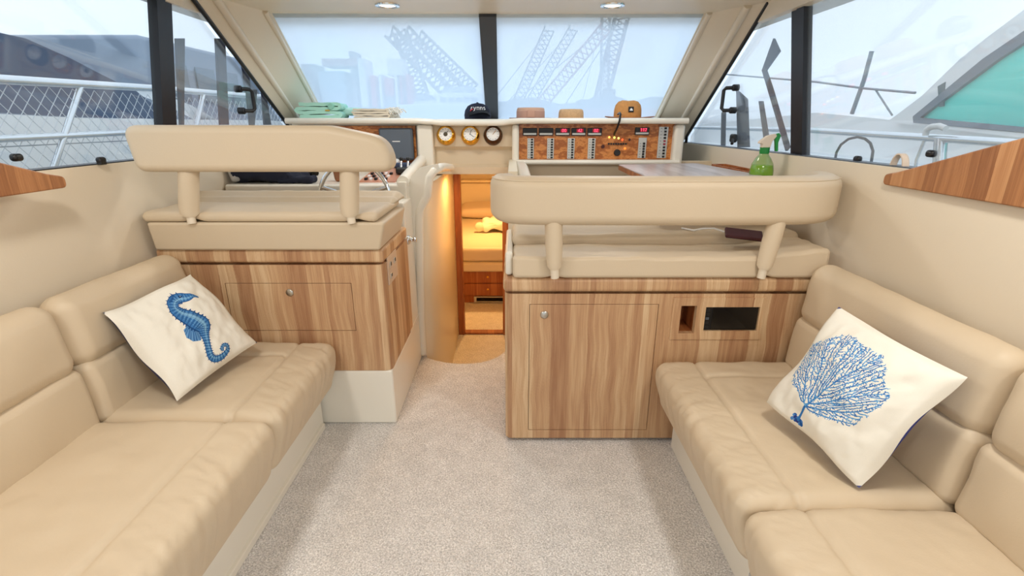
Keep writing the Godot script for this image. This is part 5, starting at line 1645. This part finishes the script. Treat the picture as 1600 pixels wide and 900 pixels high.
func build_outside() -> void:
	fixed(box(Vector3(-400, -1.6, 60), Vector3(400, -1.3, -700), 0.1), "sea", mat(Color8(110, 132, 146), 0.12))
	var hullw := mat(Color8(236, 240, 242), 0.35)
	var steel := mat(Color8(214, 222, 228), 0.22, 0.75)
	var smoke := mat(Color8(58, 76, 104), 0.5)
	# ---- yacht on the port side with its netted rail
	var o := thing("port_yacht", "white motor yacht alongside with netted guard rail and dark windows", "boat", Vector3(-3.9, -1.3, -2.6))
	put(poly_x([[-500, 330], [-500, 150], [0, 178], [120, 184], [240, 186], [330, 187], [420, 188], [470, 192], [470, 240], [300, 330]], -3.45, -0.2), "hull_side", hullw, o)
	put(box(Vector3(-3.5, -1.3, 3.0), Vector3(-5.4, 1.02, -9.0), 0.1, 2), "hull", hullw, o)
	put(poly_x([[-500, 90], [0, 128], [205, 136], [235, 160], [262, 186], [120, 183], [0, 176], [-500, 140]], -3.7, -0.05), "side_window", smoke, o)
	put(poly_x([[-500, -60], [40, 60], [112, 92], [150, 112], [190, 132], [0, 124], [-500, 84]], -3.9, -0.05), "windscreen", smoke, o)
	put(poly_x([[-500, 60], [-500, 90], [190, 138], [225, 136], [262, 150], [300, 165], [340, 188], [262, 190], [235, 160], [205, 137], [0, 131]], -3.95, -0.3), "cabin_side", hullw, o)
	var up := [on_x(-400, 86, -2.75), on_x(0, 124, -2.75), on_x(120, 131, -2.75), on_x(240, 138, -2.75), on_x(420, 152, -2.75)]
	put(tube(up, 0.026, 10), "guard_rail", steel, o)
	var low := [on_x(-400, 240, -2.75), on_x(0, 217, -2.75), on_x(120, 211, -2.75), on_x(240, 205, -2.75), on_x(420, 200, -2.75)]
	put(tube(low, 0.02, 10), "lower_rail", steel, o)
	for e in [[[-160, 112], [-240, 268]], [[126, 134], [84, 262]], [[318, 146], [300, 226]]]:
		var a := on_x(e[0][0], e[0][1], -2.75)
		var b := on_x(e[1][0], e[1][1], -2.75)
		put(tube([a, b + (b - a) * 0.4], 0.018, 10), "stanchion", steel, o)
	# netting: two families of cords between the top rail and the foot
	var nt := Geo.new()
	var yt = up[1].y - 0.02
	var yb := 1.02
	var zz := 0.2
	for k in 110:
		var z0 := zz - 0.085 * k
		for d in [-1.0, 1.0]:
			var a := Vector3(-2.76, yt + 0.0, z0)
			var b := Vector3(-2.76, yb, z0 + d * (yt - yb) * 0.9)
			nt.join(tube([a, b], 0.0028, 4, false, false))
	put(nt, "netting", mat(Color8(206, 214, 222), 0.7), o).set_meta("kind", "stuff")
	for yy in [1.27, 1.1]:
		put(tube([Vector3(-2.76, yy, 0.5), Vector3(-2.76, yy, -8.0)], 0.004, 6), "wire", mat(Color8(150, 164, 176), 0.5), o)
	# ---- yacht on the starboard side with green tinted glass
	var s := thing("starboard_yacht", "white motor yacht alongside with green tinted cabin windows and steel rails", "boat", Vector3(3.9, -1.3, -2.6))
	put(box(Vector3(3.0, -1.3, 3.0), Vector3(5.6, 1.06, -9.0), 0.1, 2), "hull", hullw, s)
	put(poly_x([[1085, 196], [1275, 176], [1380, 186], [1420, 192], [1600, 205], [2100, 250], [2100, 420], [1600, 330], [1085, 250]], 3.35, 0.3), "hull_side", hullw, s)
	var white_frame := poly_x([[1500, 92], [1540, 60], [1700, -60], [1700, -20], [1535, 92], [1442, 172], [1428, 184], [1430, 192], [1600, 208], [2100, 250], [2100, 262], [1600, 216], [1385, 190], [1395, 184], [1440, 150]], 3.25, 0.12)
	put(white_frame, "cabin_frame", hullw, s)
	put(poly_x([[1535, 92], [1700, -20], [1720, -10], [1560, 92], [1452, 172], [1437, 184], [1600, 199], [2100, 240], [2100, 252], [1600, 207], [1427, 192], [1426, 182]], 3.24, 0.05), "window_frame", mat(Color8(104, 118, 132), 0.5), s)
	var teal := pane(Color8(112, 238, 230), 0.85)
	teal.backlight_enabled = true
	teal.backlight = Color(0.5, 0.95, 0.9)
	put(poly_x([[1560, 92], [1720, -10], [2100, -60], [2100, 240], [1600, 199], [1437, 184], [1452, 172]], 3.27, 0.02), "tinted_glass", teal, s)
	put(poly_x([[1437, 182], [1440, 176], [1535, 174], [1600, 120], [2100, -40], [2100, 240], [1600, 199]], 3.6, 0.1), "inner_dash", mat(Color8(86, 118, 126), 0.6), s)
	put(poly_x([[1468, 135], [1480, 128], [1476, 166], [1470, 167]], 3.26, -0.015), "window_stay", mat(Color8(60, 90, 100), 0.5), s)
	put(tube([on_x(1085, 199, 2.6), on_x(1275, 204, 2.6), on_x(1420, 213, 2.6), on_x(1560, 222, 2.6), on_x(1900, 246, 2.6)], 0.024, 10), "guard_rail", steel, s)
	put(tube([on_x(1085, 112, 2.9), on_x(1275, 128, 2.9), on_x(1350, 138, 2.9), on_x(1430, 145, 2.9)], 0.009, 8), "rail", mat(Color8(140, 150, 160), 0.4, 0.3), s)
	put(tube([on_x(1362, 80, 2.9), on_x(1350, 125, 2.9), on_x(1331, 178, 2.9)], 0.017, 8), "stanchion", mat(Color8(150, 160, 170), 0.4, 0.3), s)
	put(tube([on_x(1368, 140, 2.9), on_x(1394, 180, 2.9)], 0.007, 8), "stay_wire", mat(Color8(140, 150, 160), 0.4), s)
	put(tube([on_x(1445, 218, 2.6), on_x(1432, 250, 2.6), on_x(1428, 280, 2.6)], 0.01, 8), "stanchion", steel, s)
	put(tube([on_x(1470, 217, 2.6), on_x(1466, 280, 2.6)], 0.035, 10), "stanchion", steel, s)
	var hook := [on_x(1446, 212, 2.56), on_x(1448, 203, 2.56), on_x(1456, 198, 2.56), on_x(1468, 197, 2.56), on_x(1478, 201, 2.56)]
	put(tube(hook, 0.018, 10), "rope_loop", mat(Color8(214, 216, 216), 0.8), s)
	# ---- dark cover straps that hang outside the forward side windows
	var tarp := mat(Color8(26, 28, 44), 0.85)
	var tl := 0
	var strap_names := ["broad dark cover strap hanging outside the middle of the forward port window", "bent dark cover strap behind the port grab handle", "short dark cover strap in the front corner of the port window", "narrow dark cover strap next to the port window stile", "long crooked dark cover strap outside the forward starboard window", "short slanted dark strap above the spray bottle", "thin dark strap below the starboard grab handle", "wide dark cover flap behind the starboard grab handle"]
	for e in [[-1.0, [[338, 60], [352, 60], [358, 195], [345, 195]]], [-1.0, [[372, 60], [384, 60], [392, 140], [402, 140], [398, 200], [392, 200], [386, 140]]], [-1.0, [[409, 130], [413, 130], [424, 195], [414, 195]]], [-1.0, [[276, 60], [289, 60], [288, 195], [283, 195]]],
			[1.0, [[1208, 60], [1217, 80], [1196, 110], [1206, 140], [1232, 230], [1227, 236], [1202, 150], [1190, 110]]], [1.0, [[1185, 158], [1190, 158], [1199, 215], [1193, 218]]], [1.0, [[1127, 176], [1132, 172], [1131, 228], [1126, 228]]], [1.0, [[1150, 140], [1166, 155], [1169, 230], [1152, 230]]]]:
		var wx: float = wall_left(-3.0) - 0.07 if e[0] < 0 else wall_right(-3.0) + 0.07
		tl += 1
		tag(put(poly_x(e[1], wx, e[0] * 0.012), "cover_strap", tarp), strap_names[tl - 1], "strap", "dark cover straps")
	# ---- harbour ahead
	var hill := PackedVector2Array([Vector2(-110, -1.3)])
	for k in 21:
		hill.append(Vector2(-110 + 8.5 * k, 9.0 + 5.0 * noise.get_noise_2d(k * 0.31, 3.0) + 3.5 * noise.get_noise_2d(k * 1.3, 8.0)))
	hill.append(Vector2(64, -1.3))
	fixed(prism(hill, -206.0, -196.0), "far_shore", mat(Color8(98, 104, 92), 0.95))
	var steel_grey := mat(Color8(92, 92, 94), 0.8)  # neutral steel, the own colour of cranes and barge deckhouse
	var rust := mat(Color8(158, 70, 58), 0.85)
	# mist over the harbour
	var fog := FogVolume.new()
	fog.name = "harbour_mist"
	fog.size = Vector3(150, 46, 130)
	fog.position = Vector3(-10, 21.0, -124)
	var fm := FogMaterial.new()
	fm.albedo = Color(0.93, 0.96, 1.0)
	fm.density = 0.0026
	fog.material = fm
	fog.set_meta("kind", "stuff")
	add_child(fog)
	# crawler cranes
	for e in [[805, 838, 92, 168, -96.0, "grey lattice crane with the boom nearest the windscreen mullion"], [822, 868, 92, 170, -108.0, "grey lattice crane leaning between two others beyond the windscreen"], [838, 905, 92, 172, -84.0, "rusty red lattice crane leaning over the pink hat"], [936, 958, 80, 168, -74.0, "grey lattice crane standing close behind the pointed deckhouse"], [944, 946, 60, 160, -122.0, "upright grey lattice crane above the work barge"]]:
		var z: float = e[4]
		var a := on_z(e[0], e[3], z)
		var b := on_z(e[1] + (e[1] - e[0]) * 0.6, e[2] - (e[3] - e[2]) * 0.6, z)
		var c: Node3D = thing("harbour_crane", e[5], "crane", Vector3(a.x, -1.3, z), "harbour cranes")
		put(lattice(a, b, 1.7, 18, 0.14), "boom", steel_grey if e[0] != 838 else rust, c)
		put(box(Vector3(a.x - 3.0, a.y - 2.2, z - 2), Vector3(a.x + 2.0, a.y + 1.0, z + 2), 0.2), "cab", steel_grey, c)
		put(box(Vector3(a.x - 4.0, -1.3, z - 2.5), Vector3(a.x + 3.0, a.y - 2.2, z + 2.5), 0.2), "base", rust if e[0] > 930 else steel_grey, c)
		put(tube([b, Vector3(a.x - 5.0, a.y, z)], 0.07, 4), "stay", steel_grey, c)
	var bw := thing("work_barge", "hazy work barge with a pointed deckhouse seen through the windscreen", "ship", Vector3(on_z(950, 180, -62).x, -1.3, -62))
	var bx := on_z(952, 165, -62.0)
	put(box(Vector3(bx.x - 6.5, -1.3, -65), Vector3(bx.x + 6, on_z(952, 172, -62.0).y, -60), 0.2), "hull", rust, bw)
	put(prism(PackedVector2Array([Vector2(bx.x - 2.8, on_z(952, 172, -62.0).y), Vector2(bx.x + 2.8, on_z(952, 172, -62.0).y), Vector2(bx.x + 1.9, on_z(952, 156, -62.0).y), Vector2(bx.x + 0.55, on_z(952, 150, -62.0).y), Vector2(bx.x + 0.55, on_z(952, 140, -62.0).y), Vector2(bx.x - 0.5, on_z(952, 138, -62.0).y), Vector2(bx.x - 0.55, on_z(952, 150, -62.0).y), Vector2(bx.x - 2.0, on_z(952, 157, -62.0).y)]), -64.0, -61.5), "deckhouse", steel_grey, bw)
	# cargo ship with red and white blocks
	var cz := -60.0
	var cs := thing("cargo_ship", "hazy cargo ship with red and white upright panels", "ship", Vector3(on_z(590, 180, cz).x, -1.3, cz))
	var q0 := on_z(470, 176, cz)
	var q1 := on_z(720, 176, cz)
	put(box(Vector3(q0.x - 12, -1.3, cz - 8), Vector3(q1.x, on_z(600, 168, cz).y, cz), 0.2), "hull", mat(Color8(86, 92, 100), 0.8), cs)
	for e in [[578, 590, 118, 168, 0], [592, 600, 116, 168, 1], [600, 616, 122, 150, 0], [617, 624, 116, 168, 1], [624, 630, 118, 168, 0], [634, 642, 116, 168, 0], [560, 577, 92, 168, 1], [605, 630, 92, 118, 1], [500, 545, 112, 168, 2], [470, 500, 100, 168, 3], [545, 560, 80, 168, 3], [504, 560, 92, 104, 4]]:
		var a := on_z(e[0], e[2], cz)
		var b := on_z(e[1], e[3], cz)
		put(box(Vector3(a.x, b.y, cz - 3.0), Vector3(b.x, a.y, cz + 0.1 + 0.3 * (e[4] % 3)), 0.05), "deck_block", [mat(Color8(206, 60, 66), 0.9), mat(Color8(232, 234, 238), 0.9), mat(Color8(118, 156, 176), 0.9), mat(Color8(126, 126, 130), 0.9), mat(Color8(150, 84, 80), 0.9)][e[4]], cs)
	for e in [[650, 92, 705, 150], [672, 92, 725, 150], [690, 92, 740, 140], [640, 92, 660, 150]]:
		var a := on_z(e[0], e[1], cz - 4)
		var b := on_z(e[2], e[3], cz - 4)
		put(lattice(a + (a - b) * 0.7, b, 1.4, 14, 0.16), "derrick", mat(Color8(96, 112, 108), 0.9), cs)
	# white motor yacht ahead
	var yz := -34.0
	var my := thing("white_yacht", "white flybridge yacht moored ahead beyond the windscreen", "boat", Vector3(on_z(700, 180, yz).x, -1.3, yz))
	var pt := func(x: float, y: float) -> Vector2:
		var q := on_z(x, y, yz)
		return Vector2(q.x, q.y)
	var low_y := -1.2
	var hp := PackedVector2Array([pt.call(624, 165), pt.call(680, 162), pt.call(760, 166)])
	hp.append(Vector2(pt.call(756, 166).x, low_y)); hp.append(Vector2(pt.call(636, 166).x, low_y))
	put(prism(hp, yz - 3.0, yz + 1.0, 0.1, 2), "hull", mat(Color8(206, 216, 226), 0.5), my)
	put(prism(PackedVector2Array([pt.call(648, 163), pt.call(655, 150), pt.call(700, 146), pt.call(752, 146), pt.call(758, 165)]), yz - 2.4, yz + 0.6, 0.05, 2), "deckhouse", mat(Color8(226, 232, 238), 0.5), my)
	put(prism(PackedVector2Array([pt.call(650, 158), pt.call(660, 147), pt.call(678, 150), pt.call(684, 156)]), yz - 1.0, yz + 0.75, 0.02, 2), "windscreen", mat(Color8(84, 100, 118), 0.2), my)
	for k in 5:
		var x0 := 690 + 12 * k
		put(prism(PackedVector2Array([pt.call(x0, 160), pt.call(x0, 153), pt.call(x0 + 9, 153), pt.call(x0 + 9, 160)]), yz + 0.5, yz + 0.68), "window", mat(Color8(104, 118, 134), 0.2), my)
	put(prism(PackedVector2Array([pt.call(690, 146), pt.call(698, 137), pt.call(738, 134), pt.call(742, 138), pt.call(735, 146)]), yz - 2.0, yz + 0.4, 0.05, 2), "flybridge", mat(Color8(150, 166, 184), 0.5), my)
	# shed on the quay behind the port window
	var sh := thing("quay_shed", "grey dark glazed building behind the neighbouring boat", "building", Vector3(-16, -1.3, -22))
	put(box(Vector3(-22, -1.3, -20), Vector3(-13.5, on_x(280, 92, -14).y + 0.5, -31), 0.2), "walls", mat(Color8(138, 150, 166), 0.8), sh)
	for k in 5:
		put(box(Vector3(-13.45, 2.2, -21 - 2.0 * k), Vector3(-13.4, 3.6, -22.4 - 2.0 * k), 0.02), "window", mat(Color8(92, 108, 124), 0.3), sh)

# ------------------------------------------------------------------ lamps
func lamp(at: Vector3, energy: float, size: float, c: Color, label: String) -> void:
	var t := thing("ceiling_light", label, "lamp", at, "recessed ceiling lights" if at.y > 1.5 else "warm lights of the forward cabin")
	put(lathe([Vector2(0.062, 0.0), Vector2(0.06, -0.006), Vector2(0.045, -0.008), Vector2(0.042, 0.0)], 28).moved(Transform3D(Basis.IDENTITY, at)), "trim_ring", M.chrome, t)
	put(lathe([Vector2(0.043, -0.002), Vector2(0.0, -0.002)], 24).moved(Transform3D(Basis.IDENTITY, at)), "lens", glow(c, 2.0), t)
	var l := SpotLight3D.new()
	l.name = "light"
	l.light_color = c
	l.light_energy = energy
	l.light_size = size
	l.spot_angle = 88.0
	l.spot_angle_attenuation = 0.4
	l.spot_range = 12.0
	l.spot_attenuation = 2.0
	l.shadow_enabled = true
	t.add_child(l)
	l.position = Vector3(0, -0.02, 0)
	l.rotation.x = -PI / 2
func build_lamps() -> void:
	var w := Color(1.0, 0.985, 0.96)
	for z in [0.45, -1.0]:
		lamp(Vector3(-0.98, TOP, z), 0.84, 0.1, w, "round recessed ceiling light over the port settee, " + ("above the seahorse pillow" if z < 0 else "near the cockpit door"))
		lamp(Vector3(0.85, TOP, z), 0.84, 0.1, w, "round recessed ceiling light over the starboard settee, " + ("above the coral pillow" if z < 0 else "near the cockpit door"))
	lamp(Vector3(-0.62, TOP, -2.8), 0.4, 0.1, w, "added round fill light in the ceiling over the steering wheel")  # added fill lamp that brightens the helm side of the dash
	lamp(Vector3(0.5, TOP, -2.8), 0.4, 0.1, w, "added round fill light in the ceiling over the dinette table")  # its added partner, lifting the breaker panel side
	var warm := Color(1.0, 0.75, 0.44)
	lamp(Vector3(-0.25, 1.22, -5.3), 2.1, 0.06, warm, "round warm ceiling light over the berth")
	lamp(Vector3(-0.3, 1.073, -3.55), 0.28, 0.03, warm, "small warm light under the dash above the companionway")
